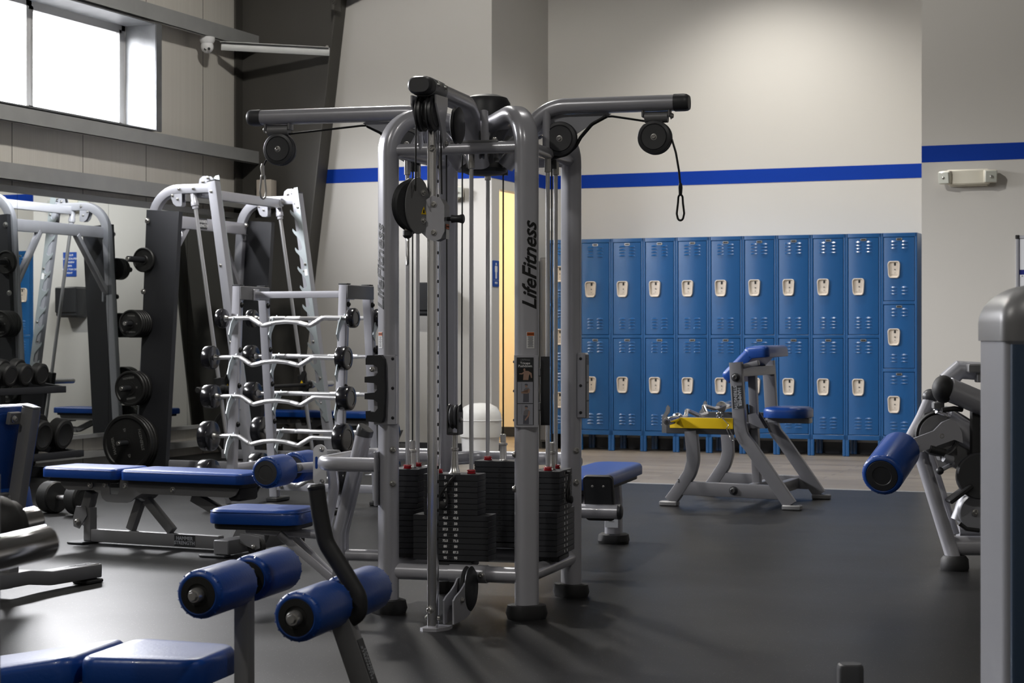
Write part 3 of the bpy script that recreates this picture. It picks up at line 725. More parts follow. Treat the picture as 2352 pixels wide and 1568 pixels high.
words('lettering', 'LifeFitness', .0085, fc+n1*.0012+Z3*.118, e1, Z3, 'label_grey', pl, ext=.0002, shear=.35)
words('lettering', 'Triceps\nPushdown', .0125, fc+n1*.0012+Z3*.1, e1, Z3, 'white', pl, ext=.0002, line=.85, bold=.0002)
mat('pic_grey', (.27, .275, .31), .5); mat('cloth_grey', (.09, .09, .11), .8); mat('shirt_grey', (.17, .16, .17), .8)
def figure(c, w, h, kind):
    p = obj('picture', B().box(c, (w, .0008, h), 0, e1, -n1), 'black' if kind == 0 else 'pic_grey', pl)
    o = c+n1*.0009
    def sh(poly, m, dz=0): obj('figure', B().plate(poly, o+n1*dz, e1, Z3, .0004), m, p, smooth=0)
    k = .9
    if kind == 0:
        sh([(-.008, -.022), (.012, -.022), (.014, -.006), (.018, .002), (.022, -.014), (.026, -.014), (.024, .004), (.012, .012), (-.002, .013), (-.012, .004), (-.022, .003), (-.022, .0), (-.012, -.001), (-.006, .002)], 'flesh'); sh([(.004*cos(t)-.003, .005*sin(t)+.017) for t in [k_*PI/6 for k_ in range(12)]], 'flesh')
    else:
        y = -.036
        sh([(-.008, y), (.014, y), (.014, -.004), (-.007, -.004)], 'cloth_grey')
        sh([(-.007, -.004), (.014, -.004), (.018, .012), (.012, .018), (.002, .018), (-.005, .012)], 'shirt_grey', .0002)
        arm = [(.018, .012), (.013, .014), (.009, -.004), (-.014, -.003), (-.016, .002), (.004, .003), (.016, -.002)] if kind == 1 else [(.018, .012), (.013, .014), (.010, -.002), (-.002, -.02), (.001, -.024), (.016, -.004)]
        sh(arm, 'flesh', .0004); sh([(.0048*cos(t)+.004, .0062*sin(t)+.0255) for t in [k_*PI/6 for k_ in range(12)]], 'flesh')
        sh([(-.002, .028), (.0095, .026), (.010, .031), (.004, .034), (-.001, .032)], 'cloth_grey', .0003)
        sh([(-.0135, .0), (-.0130, .0), (-.0130, .035), (-.0135, .035)], 'cloth_grey')
figure(fc+n1*.0011+Z3*.064, .058, .046, 0); figure(fc+n1*.0011+Z3*-.005, .058, .08, 1); figure(fc+n1*.0011+Z3*-.087, .058, .078, 2)
for h in (-.11, 0, .11): bolt(T, b_+Z3*(zB+h)+n1*.02-e1*.047, -e1, .005, 'plastic')
c = b_+e1*.078+n1*-.02+Z3*(zB+.0)
obj('accessory_rack', B().plate([(-x, y) for x, y in rack_poly], c+e1*-.008, n1*-1, Z3, .034), 'plastic', T, label='charcoal hook rack seen edge-on')
obj('rack_spacer', B().box(b_+e1*.052+n1*-.005+Z3*(zB+.07), (.02, .03, .03), .003, e1, -n1).box(b_+e1*.052+n1*-.005+Z3*(zB-.06), (.02, .03, .03), .003, e1, -n1), 'silver', T)
c_ = POST[2]
obj('placard_box', B().box(c_+V((.052, -.012, .865)), (.036, .06, .268), .005), 'silver', T)
pc = obj('placard', B().box(c_+V((.0708, -.012, .865)), (.0016, .05, .25)), 'plastic', T)
for k, h in enumerate((.05, -.025, -.1)): obj('picture', B().box(c_+V((.0722, -.012, .865+h-.0)), (.001, .044, .068)), 'label_grey', pc)
words('lettering', 'LifeFitness', .007, c_+V((.0725, -.012, .975)), Y, Z3, 'label_grey', pc, ext=.0002, shear=.35)
for h in (-.11, 0, .11): bolt(T, c_+V((.05, -.044, .865+h)), -Y, .005, 'plastic')
# vertical maker's lettering, reading upwards, wrapped on the oval posts
def on_post(i):
    p = POST[i]; rad = V((p.x, p.y, 0)).normalized(); return p, rad, V((-rad.y, rad.x, 0))
import bmesh
def wrap(ob, i):
    p, rad, tan = on_post(i)
    bm = bmesh.new(); bm.from_mesh(ob.data); bmesh.ops.triangulate(bm, faces=bm.faces[:])
    for _ in range(3):
        es = [e for e in bm.edges if e.calc_length() > .007]
        if not es: break
        bmesh.ops.subdivide_edges(bm, edges=es, cuts=1); bmesh.ops.triangulate(bm, faces=[f for f in bm.faces if len(f.verts) > 3])
    bm.to_mesh(ob.data); bm.free()
    for v in ob.data.vertices:
        u = max(0.0, abs((v.co-p).dot(tan))-.016); u = min(u, .0299)
        v.co -= rad*(.03-math.sqrt(.0009-u*u))
    return ob
def post_panel(name, i, u, z, w, h, off, m, parent):
    """thin sticker bent round a post: u along the post's width"""
    p, rad, tan = on_post(i); b = B(); n = 8
    fr = [[p+rad*(.034+o)+tan*(u-w/2+w*k/n)+Z3*zz for zz in (z-h/2, z+h/2)] for o in (off,) for k in range(n+1)]
    bk = [[q-rad*.0012 for q in r] for r in fr]
    b.loft([[a_[0], a_[1], c_[1], c_[0]] for a_, c_ in zip(fr, bk)])
    return wrap(obj(name, b, m, parent, smooth=0), i)
for i, size in ((1, .080), (0, .080)):
    p, rad, tan = on_post(i)
    wrap(words('lettering', 'LifeFitness', size, p+Z3*1.33+rad*.0345, Z3, -tan, 'black', T, ext=.0006, shear=.38, bold=.0016, spacing=.98), i)
    u = .0; lb = post_panel('warning_label', i, u, 1.052, .032, .062, .001, 'white', T); post_panel('label_header', i, u, 1.075, .029, .013, .0018, 'orange', lb)
    wrap(words('lettering', 'WARNING', .006, p+Z3*1.075+rad*(.034+.0024)+tan*u, -tan if False else tan, Z3, 'black', lb, ext=.0002), i)
    for k in range(9): post_panel('small_print', i, u, 1.064-.0046*k, .022-.004*(k % 2), .0018, .0016, 'plastic_grey', lb)
for i, (z0, z1) in ((0, (.63, .50)), (2, (.60, .47)), (1, (.62, .49))):
    for z_ in (z0, z1): bolt(T, POST[i]+V((.03 if i != 1 else -.04, -.038 if i != 1 else -.02, z_)), V((.5, -.9, 0)) if i != 1 else V((-1, -.2, 0)), .011)

# ---- left station: seat, thigh rollers
bx_ = jq(839, 990, 0)
P0, P1, P2 = jq(838, 990, 0), jq(782, 1224, 0), jq(782, 1224, 0); P2.z = .03
path = fillet([P0, P1, P2], .12, 6)
obj('seat_post', B().sweep(path, rrect(.058, .085, .028, 5), up=Y), 'silver', T)
obj('post_foot', B().lathe((P2.x, P2.y, 0), Z3, [(.055, 0), (.06, .01), (.055, .04), (.04, .042)], 20), 'rubber', T)
d = (P0-P1).normalized(); e = d.cross(Y).normalized()
obj('post_cap', B().loft([[P0+d*(h+k*x)+e*x*s+Y*y*s for x, y in rrect(.060, .088, .028, 5)] for h, s, k in ((-.02, 1.0, 0), (.008, 1.02, .12), (.016, .9, .35))]), 'plastic_grey', T)
zu = .568
u0, u1 = POST[0]+Z3*zu, POST[3]+Z3*zu
loopx = -.60
def utube(pts, name): return obj(name, B().sweep(fillet(pts, .11, 8), rrect(.05, .056, .024, 4), up=Z3), 'silver', T)
utube([V((-.33, -.315, zu)), V((loopx, -.30, zu)), V((loopx, .30, zu)), V((-.28, .31, zu))], 'seat_bracket')
for i, s in ((0, -1),): obj('bracket_plate', B().box((-.338, -.315, zu-.05), (.008, .09, .21), .003), 'silver', T)
utube([V((-.27, .33, .55)), V((-.2, .50, .55)), V((.24, .50, .55)), V((.30, .33, .55))], 'rear_bracket')
px_ = -.84
zr = .535
armp = [V((-.60, -.0, zu-.01)), V((-.70, 0, zr)), V((px_, 0, zr-.012))]
ra = obj('roller_arm', B().tube(armp, .021, 14), 'silver', T)
obj('clamp_knob', B().lathe((px_+.06, -.02, zr-.005), -Y, [(.012, 0), (.017, .004), (.017, .03), (.012, .034)], 16), 'silver_dull', T)
def roller(p0, p1, r, name, parent, capmat='plastic_grey', bolt_r=0.0, seam=True, axle=True):
    """foam roller in sewn vinyl with recessed end discs"""
    p0, p1 = V(p0), V(p1); L = (p1-p0).length; ax = (p1-p0)/L; e = min(.02, r*.3)
    pr = [(r*.74, .004), (r*.80, -.001)]+[(r-e+e*sin(PI/2*k/5), e-e*cos(PI/2*k/5)) for k in range(6)]
    pr = pr+[(q, L-h) for q, h in reversed(pr)]
    ro = obj(name, B().lathe(p0, ax, pr, 40), 'vinyl', parent)
    for q, d in ((p0, -ax), (p1, ax)):
        obj('end_disc', B().lathe(q-d*.006, d, [(r*.70, 0), (r*.76, .005), (r*.74, .0075), (r*.47, .0085), (r*.44, .006), (r*.05, .007)], 32), capmat, ro)
    g, h = perp(ax)
    for q, d in ((p0, -ax), (p1, ax)):
        pk = B()
        for k in range(18):
            t = 2*PI*(k+.3)/18; w = g*cos(t)+h*sin(t); pk.cyl(q-d*.004+w*r*.82, q-d*.010+w*r*.975, .0022, 5)
        obj('stitching', pk, 'vinyl', ro)
    
    if seam:
        w = (g*.6+h*.8).normalized() if h.z > 0 else (g*.6-h*.8).normalized()
        obj('seam', B().tube([p0+ax*.012+w*(r-.004), p0+ax*.02+w*r, p1-ax*.02+w*r, p1-ax*.012+w*(r-.004)], .0016, 6), 'vinyl', ro)
    if bolt_r:
        for q, d in ((p0, -ax), (p1, ax)):
            obj('axle_nut', B().lathe(q, d, [(bolt_r*.9, 0), (bolt_r, .004), (bolt_r, .016), (bolt_r*.78, .024), (bolt_r*.72, .024)], 24).lathe(q+d*.023, d, [(bolt_r*.62, 0), (bolt_r*.62, .006), (bolt_r*.5, .009)], 8), 'steel', ro)
    return ro
roller((px_, -.235, zr-.012), (px_, -.035, zr-.012), .064, 'thigh_roller', T)
roller((px_, .05, zr-.012), (px_, .25, zr-.012), .064, 'thigh_roller', T)
obj('roller_axle', B().cyl((px_, -.06, zr-.012), (px_, .07, zr-.012), .014, 12), 'silver', T)
ac = jq(735, 1068, -.045)
ap = obj('adjust_plate', B().plate([(.029*cos(t), .082*sin(t)) if abs(sin(t)) < .0 else (.029*cos(t), .029*sin(t)+(.055 if sin(t) > 0 else -.055)) for t in [2*PI*k/28+.01 for k in range(28)]], ac, X, Z3, .007), 'white', T)
for h in (.065, -.065): bolt(T, ac+V((.01, -.004, h)), -Y, .008)
for h in (.03, .014): obj('index_hole', B().cyl(ac+V((.013, -.0025, h)), ac+V((.013, -.0042, h)), .0055, 10), 'black', ap)
obj('slot', B().plate(rrect(.011, .05, .0055, 4), ac+V((-.014, -.0035, .01)), X, Z3, .001), 'sign_blue', ap)
s0, s1 = jq(760, 1045, .0), jq(750, 1208, 0)
obj('adjust_stem', B().tube(fillet([s0, jq(768, 1120, 0), s1], .2, 5), .022, 12), 'silver', T)
obj('pull_handle', B().box(s0+V((0, 0, .01)), (.075, .05, .022), .008), 'silver_dull', T)
# seat
zs = .302
sc_ = V((-.945, 0, zs))
obj('seat_base', B().pad(sc_-Z3*.022, Y, -X, .26, .36, .024, .05, .008), 'vinyl_back', T)
se = obj('seat', B().pad(sc_, Y, -X, .29, .40, .062, .07, .028, 6), 'vinyl', T)
obj('piping', B().tube(fillet([sc_+V((y, x, .05)) for x, y in rrect(.286, .396, .068, 5)], 0, 1, True), .0022, 6, True), 'vinyl', se)
obj('seat_tube', B().tube([(-1.02, 0, zs-.032), (-.62, 0, zs-.05)], .018, 12), 'silver', T)
for s in (-.05, .05): obj('seat_brace', B().beam((-.86, s, zs-.04), (-.63, s*.3, .07), .022, .03), 'silver', T)
obj('base_tube', B().tube([(-.62, 0, .178), (-.29, 0, .178)], .024, 14), 'silver', T)
obj('label', B().box((-.40, -.004, .2025), (.07, .022, .001)), 'paper', T)
# ---- rear row station: foot plates, bench pad on a pedestal
zb = .40
rp = obj('row_pad_base', B().pad((.05, 1.85, zb-.075), X, Y, .22, 1.05, .03, .05, .01), 'vinyl_back', T)
rb = obj('row_pad', B().pad((.05, 1.85, zb-.05), X, Y, .27, 1.15, .06, .09, .026, 6, taper=lambda u: 1.0+.12*max(0, -u)), 'vinyl', T)
obj('pedestal', B().sweep([(.05, 2.26, .05), (.05, 2.26, .22), (.05, 2.22, .33)], rrect(.085, .10, .03, 5), up=Y), 'silver', T)
obj('pedestal_head', B().box((.05, 2.16, .325), (.08, .30, .05), .012), 'vinyl_back', T)
obj('foot', B().loft([[V((.05+x, 2.26+y, z_)) for x, y in rrect(.15+w_, .13+w_, .05, 6)] for z_, w_ in ((0, 0), (.015, .01), (.045, 0), (.052, -.02))]), 'rubber', T)
lb = obj('label', B().box((.05, 2.2085, .105), (.068, .001, .042)), 'paper', T)
words('lettering', 'LifeFitness', .007, (.05, 2.2078, .116), X, Z3, 'black', lb, ext=.0002)
obj('row_beam', B().sweep([(.05, .31, .17), (.05, 1.2, .17), (.05, 1.45, .30), (.05, 2.1, .32)], rrect(.06, .08, .02, 3), up=X), 'silver', T)
zf = .29
obj('foot_bar', B().tube([(-.29, .93, zf), (.35, .93, zf)], .032, 14), 'silver', T)
for s in (-1, 1): obj('bar_cap', B().lathe((.03+s*.32, .93, zf), X*s, [(.034, 0), (.034, .012), (.025, .018)], 16), 'plastic', T)
for p_ in (.265, -.205):
    c = V((p_, .93, .35)); ey = V((0, -.30, .954)).normalized(); ex = X
    fp = obj('foot_plate', B().plate(rrect(.135, .21, .02, 4), c, ex, ey, .022), 'rubber', T)
    obj('tread', B().plate(rrect(.118, .175, .012, 4), c-ex.cross(ey)*.0+ex.cross(ey)*.012+ey*.004, ex, ey, .003), 'plastic', fp)
    for a_ in (-.025, .025): bolt(T, c+ex.cross(ey)*-.011+ey*.07+ex*a_, -ex.cross(ey), .005); bolt(T, c+ex.cross(ey)*.0135+ey*.06+ex*a_, ex.cross(ey), .005)
place(T, JC, (0, 0, JA))
# ================= guided-bar rack in front of the mirror =================
BN, BF = 12.60, 13.97
SM = thing('smith_machine', 'silver guided-bar squat rack with black side panels in front of the mirror', 'squat rack', (-7.8, (BN+BF)/2, 0))
def lp(p0, p1, z):
    p0, p1 = V(p0), V(p1); return p0+(p1-p0)*((z-p0.z)/(p1.z-p0.z))
U0, U1 = hy(492, 432, BN), hy(519, 640, BN)
K0, K1 = hy(355, 481, BN), hy(337, 800, BN)
G0, G1 = hy(449, 478, BN), hy(490, 780, BN)
top_z = U0.z
hook = [(-.075, .012), (-.03, .018), (-.012, .008), (-.008, -.012), (-.018, -.030), (-.042, -.048), (-.024, -.052), (.0, -.042), (.03, -.018), (.055, .0), (.078, .012)]
bz = .655
bp_ = lp(G0, G1, bz)
def at_b(p, b): return V((p.x, b, p.z))
for side, bb in ((-1, BN), (1, BF)):
    ub, ut = at_b(lp(U0, U1, .0), bb), at_b(lp(U0, U1, top_z+.055), bb)
    up_ = obj('upright', B().beam(ub, ut, .075, .075, up=X, r=.006), 'silver_light', SM)
    d = (ut-ub).normalized()
    obj('upright_cap', B().beam(ut-d*.004, ut+d*.008, .078, .078, up=X, r=.004), 'plastic', SM)
    path = fillet([at_b(lp(K0, K1, .04), bb), at_b(lp(K0, K1, top_z-.0), bb), at_b(lp(U0, U1, top_z), bb)], .24, 10)
    obj('back_frame', B().sweep(path, rrect(.075, .065, .01, 2), up=Y), 'silver_light', SM)
    obj('floor_rail', B().beam(at_b(lp(K0, K1, .045), bb)-X*.05, at_b(lp(U0, U1, .045), bb)+X*.12, .075, .08, r=.008), 'silver_light', SM)
    for q in (at_b(lp(K0, K1, 0.0), bb), at_b(lp(U0, U1, .0), bb)+X*.1): obj('foot_pad', B().box(q+Z3*.004, (.11, .10, .012), .003), 'rubber', SM)
    # black side panel
    pa, pb, pc, pd = hy(350, 483, BN), hy(424, 487, BN), hy(392, 1085, BN), hy(327, 1085, BN)
    o = V((0, bb+side*.055, 0))
    obj('side_panel', B().plate([(q.x, q.z) for q in (pa, pb, pc, pd)], o, X, Z3, .055), 'panel_dark', SM)
    for zz in (1.98, 1.42): bolt(SM, at_b(lp(K0, K1, zz), bb)+Y*side*.085-X*.005, Y*side, .018)
    # guide rod, holder, cable pulleys
    g0, g1 = at_b(G0, bb), at_b(lp(G0, G1, .06), bb)
    obj('guide_rod', B().cyl(g0, g1, .0155, 16), 'rod', SM)
    dg_ = (g1-g0).normalized()
    obj('rod_holder', B().lathe(g0-dg_*.12, dg_, [(.026, 0), (.026, .06), (.031, .07), (.031, .10), (.024, .102), (.024, .125)], 20), 'silver', SM)
    q = hy(409, 455, BN)
    for s in (-1, 1): obj('pulley_plate', B().plate([(-.055, .05), (.05, .05), (.052, -.06), (.035, -.068), (.0, -.066), (-.028, -.045), (-.045, .0)], V((q.x, bb+s*.026, q.z)), X, Z3, .005), 'silver_light', SM)
    for dx, dz in ((-.035, .02), (.012, -.01)): bolt(SM, (q.x+dx, bb-.03, q.z+dz), -Y, .009)
    q = hy(470, 418, BN)
    for s in (-1, 1): obj('pulley_plate', B().plate([(-.045, -.045), (.06, -.05), (.06, .03), (.045, .045), (0, .045), (-.03, .025)], V((q.x, bb+s*.024, q.z)), X, Z3, .005), 'silver_light', SM)
    obj('pulley', B().cyl((q.x+.005, bb-.016, q.z), (q.x+.005, bb+.016, q.z), .04, 20), 'plastic', SM)
    for dx, dz in ((.0, .0), (.045, .03)): bolt(SM, (q.x+dx, bb-.03, q.z+dz), -Y, .010)
    for zz in (2.2, 1.62, 1.02, .5): bolt(SM, at_b(lp(U0, U1, zz), bb)-Y*.038-X*.012, -Y, .010)
    for dx in (-.30, -.17): bolt(SM, V((U0.x+dx, bb-.038, top_z)), -Y, .010)
    # notched catch rail on the inner face
    ex = (at_b(U1, 0)-at_b(U0, 0)).normalized(); ey = V((ex.z, 0, -ex.x))*-1      # ex runs down the upright, ey to its open side
    if ey.x > 0: ey = -ey
    o = at_b(lp(U0, U1, 2.22), bb)-Y*side*.042
    base = -.004
    left = [(-.10, -.005), (-.10, .012)]
    poly = [(-.11, -.035), (-.11, base+.0), (-.09, .022), (.02, .022)]
    s_ = .11
    for k in range(11):
        c_ = s_+k*.163
        poly += [(c_+a_, base+.022-b_*1.05 if False else base+.018-b_) for a_, b_ in hook]
    poly += [(s_+10*.163+.10, .022), (s_+10*.163+.16, -.01), (s_+10*.163+.16, -.035)]
    obj('catch_rail', B().plate(poly, o, ex, ey, .007), 'zinc', SM)
    for k in (0, 3, 6, 9): bolt(SM, o+ex*(.06+k*.163)-Y*side*.004+ey*-.012, -Y*side, .010)
    lb = obj('warning_label', B().box(o+ex*.62-Y*side*.004+ey*-.012, (.055, .001, .028), 0, ex, -Y*1.0 if False else Y), 'white', SM)
    # carriage block with safety hook
    cbl = at_b(bp_, bb)-Y*side*.0
    ca = obj('bar_carriage', B().beam(cbl+dg_*-.085, cbl+dg_*.085, .062, .062, up=X, r=.006), 'black', SM)
    hk = cbl-Y*side*.075+X*.02
    obj('bar_hook', B().plate([(-.02, -.05), (.05, -.06), (.09, -.01), (.075, .0), (.03, -.01), (.025, .04), (.05, .09), (.035, .12), (.01, .11), (-.01, .05)], hk, X, Z3, .022), 'black', ca)
    lb = obj('warning_label', B().plate([(-.022, -.02), (.022, -.02), (0, .024)], hk-Y*.013+X*.012+Z3*.015, X, Z3, .001), 'yellow', ca)
    # plate pegs
    for zz, ln in ((1.67, .25), (1.165, .24), (.655, .24), (.225, .24)):
        q = at_b(lp(K0, K1, zz), bb)+Y*side*.08-X*.005
        obj('plate_peg', B().cyl(q, q+Y*side*ln, .0235, 18, .003), 'plastic', SM); obj('peg_tip', B().cyl(q+Y*side*ln, q+Y*side*(ln+.006), .016, 14, .002), 'steel', SM)
xt = hy(645, 456, BF).x
obj('top_crossbar', B().beam((xt, BN+.03, top_z-.03), (xt, BF-.03, top_z-.03), .06, .075, r=.006), 'silver', SM)
for bb, s in ((BN+.05, 1), (BF-.05, -1)):
    obj('crossbar_lug', B().box((xt+.035, bb, top_z-.02), (.012, .05, .07), .004), 'silver_light', SM); bolt(SM, (xt+.042, bb, top_z-.02), X, .013)
xb = lp(K0, K1, 1.99).x
cb = obj('back_crossbar', B().beam((xb+.04, BN+.03, 1.99), (xb+.04, BF-.03, 1.99), .05, .10, r=.005), 'silver', SM)
for bb in (BN+.06, BF-.06): obj('crossbar_lug', B().box((xb+.075, bb, 2.0), (.01, .08, .13), .008), 'silver_light', SM); bolt(SM, (xb+.082, bb, 2.02), X, .016)
nb = obj('name_plate', B().box((xb+.067, BN+.62, 1.995), (.002, .15, .09)), 'plastic', cb)
words('lettering', 'HAMMER\nSTRENGTH', .036, (xb+.0688, BN+.62, 1.995), Y, Z3, 'white', nb, bold=.001, line=.95)
for s, b0, b1 in ((1, BN+.42, BN+.02), (-1, BF-.42, BF-.02)):
    obj('brace', B().beam((xb+.035, b0, 1.95), (lp(K0, K1, 1.45).x+.03, b1, 1.45), .045, .05, up=X), 'silver', SM)
    obj('crossbar_lug', B().box((lp(K0, K1, 1.42).x+.05, b1, 1.42), (.02, .07, .10), .006), 'silver_light', SM)
ba = obj('bar', B().cyl((bp_.x+.055, BN-.02, bz), (bp_.x+.055, BF+.02, bz), .0145, 16), 'black', SM)
for s, bb in ((-1, BN), (1, BF)):
    obj('bar_sleeve', B().lathe((bp_.x+.055, bb+s*.02, bz), Y*s, [(.034, 0), (.034, .03), (.025, .034), (.025, .40), (.02, .404)], 20), 'rod' if s > 0 else 'iron', ba)
    obj('sleeve_link', B().box((bp_.x+.03, bb+s*.0, bz), (.09, .05, .05), .006), 'black', ba)
world()
# ---- weight plates on the pegs: each plate a thing
def make_plate(r, t, num, text=True):
    h = t/2
    p = thing('weight_plate', 'black weight plate', 'weight plate')
    obj('disc', B().lathe((0, 0, 0), Y, [(.026, -h+.002), (.055 if r > .12 else .036, -h+.002), (r*.32+.01, -h+.008), (r*.84, -h+.008), (r*.88, -h), (r-.006, -h), (r, -h+.006), (r, h-.006), (r-.006, h), (r*.88, h), (r*.84, h-.008), (.05, h-.008), (.026, h-.004)], 48), 'iron', p)
    obj('bore_ring', B().lathe((0, -h+.001, 0), -Y, [(.026, -.004), (.036, 0), (.036, .003), (.030, .004), (.026, .003)], 24), 'iron', p)
    if text:
        f = V((0, -h+.0068, 0)); s = r*.15
        words('lettering', 'HAMMER', s, f+Z3*r*.56, X, Z3, 'plate_mark', p, bold=.0006, ext=.0008)
        words('lettering', 'STRENGTH', s, f-Z3*r*.60, X, Z3, 'plate_mark', p, bold=.0006, ext=.0008)
        for a in (-1, 1): words('lettering', num, s*.9, f+X*a*r*.46, X, Z3, 'plate_mark', p, bold=.0006, ext=.0008)
    world(); return p
SPEC = [('small', .098, .032, '10', 1.67, 1, 'third'), ('ten', .110, .030, '10', 1.165, 5, ''), ('mid', .139, .040, '25', .655, 3, ''), ('big', .225, .038, '45', .225, 3, '')]
PEGN = ['top peg', 'second peg', 'third peg', 'lowest peg']
DESC = ['small plain black disc', 'small black weight plate', 'medium black weight plate', 'large black 45 weight plate']
ROT = [0, .03, PI-.15, -PI/2-.22]
for k, (nm, r, t, num, zz, n, _) in enumerate(SPEC):
    full = make_plate(r, t, num, k > 0)
    blank = make_plate(r, t, num, False)
    xq = lp(K0, K1, zz).x-.005
    for side, bb in ((-1, BN), (1, BF)):
        nn = n if side < 0 else (3 if k == 0 else n)
        for j in range(nn):
            y = bb+side*(.085+t/2+.001+j*(t+.0015)); last = j == nn-1
            where = 'near' if side < 0 else 'far'
            lab = '%s%s on the %s of the rack, %s side' % (('outermost ' if last and nn > 1 else '' if nn == 1 else 'inner '), DESC[k], PEGN[k], where)
            src = full if last and side < 0 else blank
            dup(src, (xq, y, zz), (0, ROT[k] if last else 0, 0) if side < 0 else (0, 0, PI), lab, 'weight plates on the %s, %s side' % (PEGN[k], 'near' if side < 0 else 'far'))
    for p in (full, blank):
        for o in list(p.children): bpy.data.objects.remove(o)
        bpy.data.objects.remove(p)
# ---- dumbbell rack by the mirror and dumbbells
DR = thing('dumbbell_rack', 'low black two-tier dumbbell rack against the mirror at left edge', 'dumbbell rack', (-8.45, 11.0, 0))
y0, y1 = 10.2, 11.74
for y in (y0, y1-.03):
    obj('end_frame', B().plate([(-8.74, .0), (-8.10, .0), (-8.10, .06), (-8.62, .08), (-8.58, .2), (-8.2, .155), (-8.2, .2), (-8.57, .26), (-8.50, .66), (-8.36, .64), (-8.36, .69), (-8.70, .74)], (0, y, 0), X, Z3, .05), 'panel_dark', DR)
for (xa, za, xb_, zb_) in ((-8.56, .245, -8.20, .185), (-8.66, .72, -8.36, .665)):
    for x_, z_ in ((xa, za), (xb_, zb_)): obj('shelf_rail', B().beam((x_, y0, z_), (x_, y1, z_), .05, .05), 'panel_dark', DR)
world()
def make_dumbbell(r, w, hw=.13):
    d = thing('dumbbell', 'black rubber dumbbell', 'dumbbell')
    for s in (-1, 1):
        obj('head', B().lathe(X*s*hw/2, X*s, [(r*.55, 0), (r-.008, .002), (r, .010), (r, w-.012), (r-.010, w-.002), (r*.72, w), (r*.68, w-.003), (.004, w-.003)], 32), 'iron', d)
    obj('handle', B().lathe(X*-hw/2, X, [(.013, -.01), (.013, .004), (.0155, .03), (.0165, hw/2), (.0155, hw-.03), (.013, hw-.004), (.013, hw+.01)], 18), 'knurl', d)
    world(); return d
src = make_dumbbell(.083, .075); src2 = make_dumbbell(.115, .10)
n = 0
UP = ['upper tier of the low rack, at its far end', 'upper tier of the low rack, second from the far end', 'upper tier of the low rack, third from the far end', 'upper tier of the low rack, fourth from the far end', 'upper tier of the low rack, fifth from the far end', 'upper tier of the low rack, sixth from the far end']
for k in range(6): dup(src, (-8.51, 11.5-k*.19, .80), (0, R(9), 0), 'black rubber dumbbell on the '+UP[k], 'dumbbells on the upper tier')
LO = ['largest black dumbbell on the lower tier of the low rack, at its far end', 'large black dumbbell on the lower tier of the low rack, second from the far end', 'large black dumbbell on the lower tier, third from the far end', 'large black dumbbell on the lower tier, fourth from the far end', 'large black dumbbell on the lower tier, fifth from the far end']
for k in range(5): dup(src2, (-8.38, 11.56-k*.26, .358), (0, R(9), 0), LO[k], 'dumbbells on the lower tier')
big = make_dumbbell(.096, .10, .15)
g = hz(152, 1180, 0)
place(big, (g.x+.0, g.y, .096), (0, 0, R(-14))); big['label'] = 'black round-headed dumbbell with steel grip lying on the floor behind the flat bench'
for p in (src, src2):
    for o in list(p.children): bpy.data.objects.remove(o)
    bpy.data.objects.remove(p)
world()
# ================= fixed-barbell rack =================
A1, A2 = -5.86, -5.12
RK = thing('barbell_rack', 'silver A-frame rack holding fixed curl bars and straight bars', 'barbell rack', ((A1+A2)/2, 10.15, 0))
ft, fb_ = hx(547, 664, A1), hx(533, 1080, A1); bt, bb_ = hx(604, 664, A1), hx(628, 1080, A1)
def ext(p, q, z): return p+(q-p)*((z-p.z)/(q.z-p.z))
ztop = hx(547, 656, A1).z
for a in (A1, A2):
    f0, f1 = V((a, ext(ft, fb_, .03).y, .03)), V((a, ft.y, ztop)); g0, g1 = V((a, ext(bt, bb_, .03).y, .03)), V((a, bt.y, ztop))
    for p, q in ((f0, f1), (g0, g1)):
        obj('leg', B().beam(p, q, .055, .05, up=Y, r=.005), 'silver', RK)
        obj('leg_cap', B().box(q+Z3*.003, (.058, .056, .008), .002), 'plastic', RK)
        obj('foot', B().box((p.x, p.y+(-.04 if p is f0 else .04), .014), (.08, .18, .028), .006), 'rubber', RK)
    s = 1 if a == A2 else -1
    obj('top_plate', B().box((a+.031, (f1.y+g1.y)/2, ztop-.045), (.008, g1.y-f1.y+.05, .085), .003), 'silver_dull', RK)
    obj('tie', B().beam((a, ext(ft, fb_, .25).y, .25), (a, ext(bt, bb_, .25).y, .25), .04, .05), 'silver', RK)
    for p, q in ((ft, fb_), (bt, bb_)):
        for zz in (1.26, .98, .76, .52): bolt(RK, V((a+.028, ext(p, q, zz).y, zz)), X, .014, 'black'); 
obj('top_crossbar', B().beam((A1, (ft.y+bt.y)/2, ztop-.055), (A2, (ft.y+bt.y)/2, ztop-.055), .04, .042), 'silver', RK)
for a in (A1+.04, A2-.03): obj('crossbar_plate', B().box((a, (ft.y+bt.y)/2, ztop-.055), (.008, .07, .07), .003), 'silver', RK)
obj('base_crossbar', B().beam((A1, ext(bt, bb_, .10).y, .10), (A2, ext(bt, bb_, .10).y, .10), .04, .05), 'silver', RK)
bolt(RK, (A1+.06, ext(bt, bb_, .10).y-.022, .10), -Y, .011)
ROWZ = [1.176, .934, .694, .450, .21]
front, back = [], []
for zz in ROWZ:
    yf, yb = ext(ft, fb_, zz).y-.075, ext(bt, bb_, zz).y+.075
    front.append(yf); back.append(yb)
    for a in (A1, A2):
        for y, s in ((yf, -1), (yb, 1)):
            o = V((a+.034, y, zz)); cr = [(-.026, .022), (-.020, .026), (-.015, .004), (0, -.016), (.015, .004), (.022, .012), (.06, -.03), (.088, -.10), (.060, -.14), (.05, -.09), (.015, -.045), (-.012, -.03), (-.024, -.01)]
            obj('bar_cradle', B().plate([(x*-s*-1 if s < 0 else -x, q) for x, q in cr], o, Y, Z3, .006), 'zinc', RK)
world()
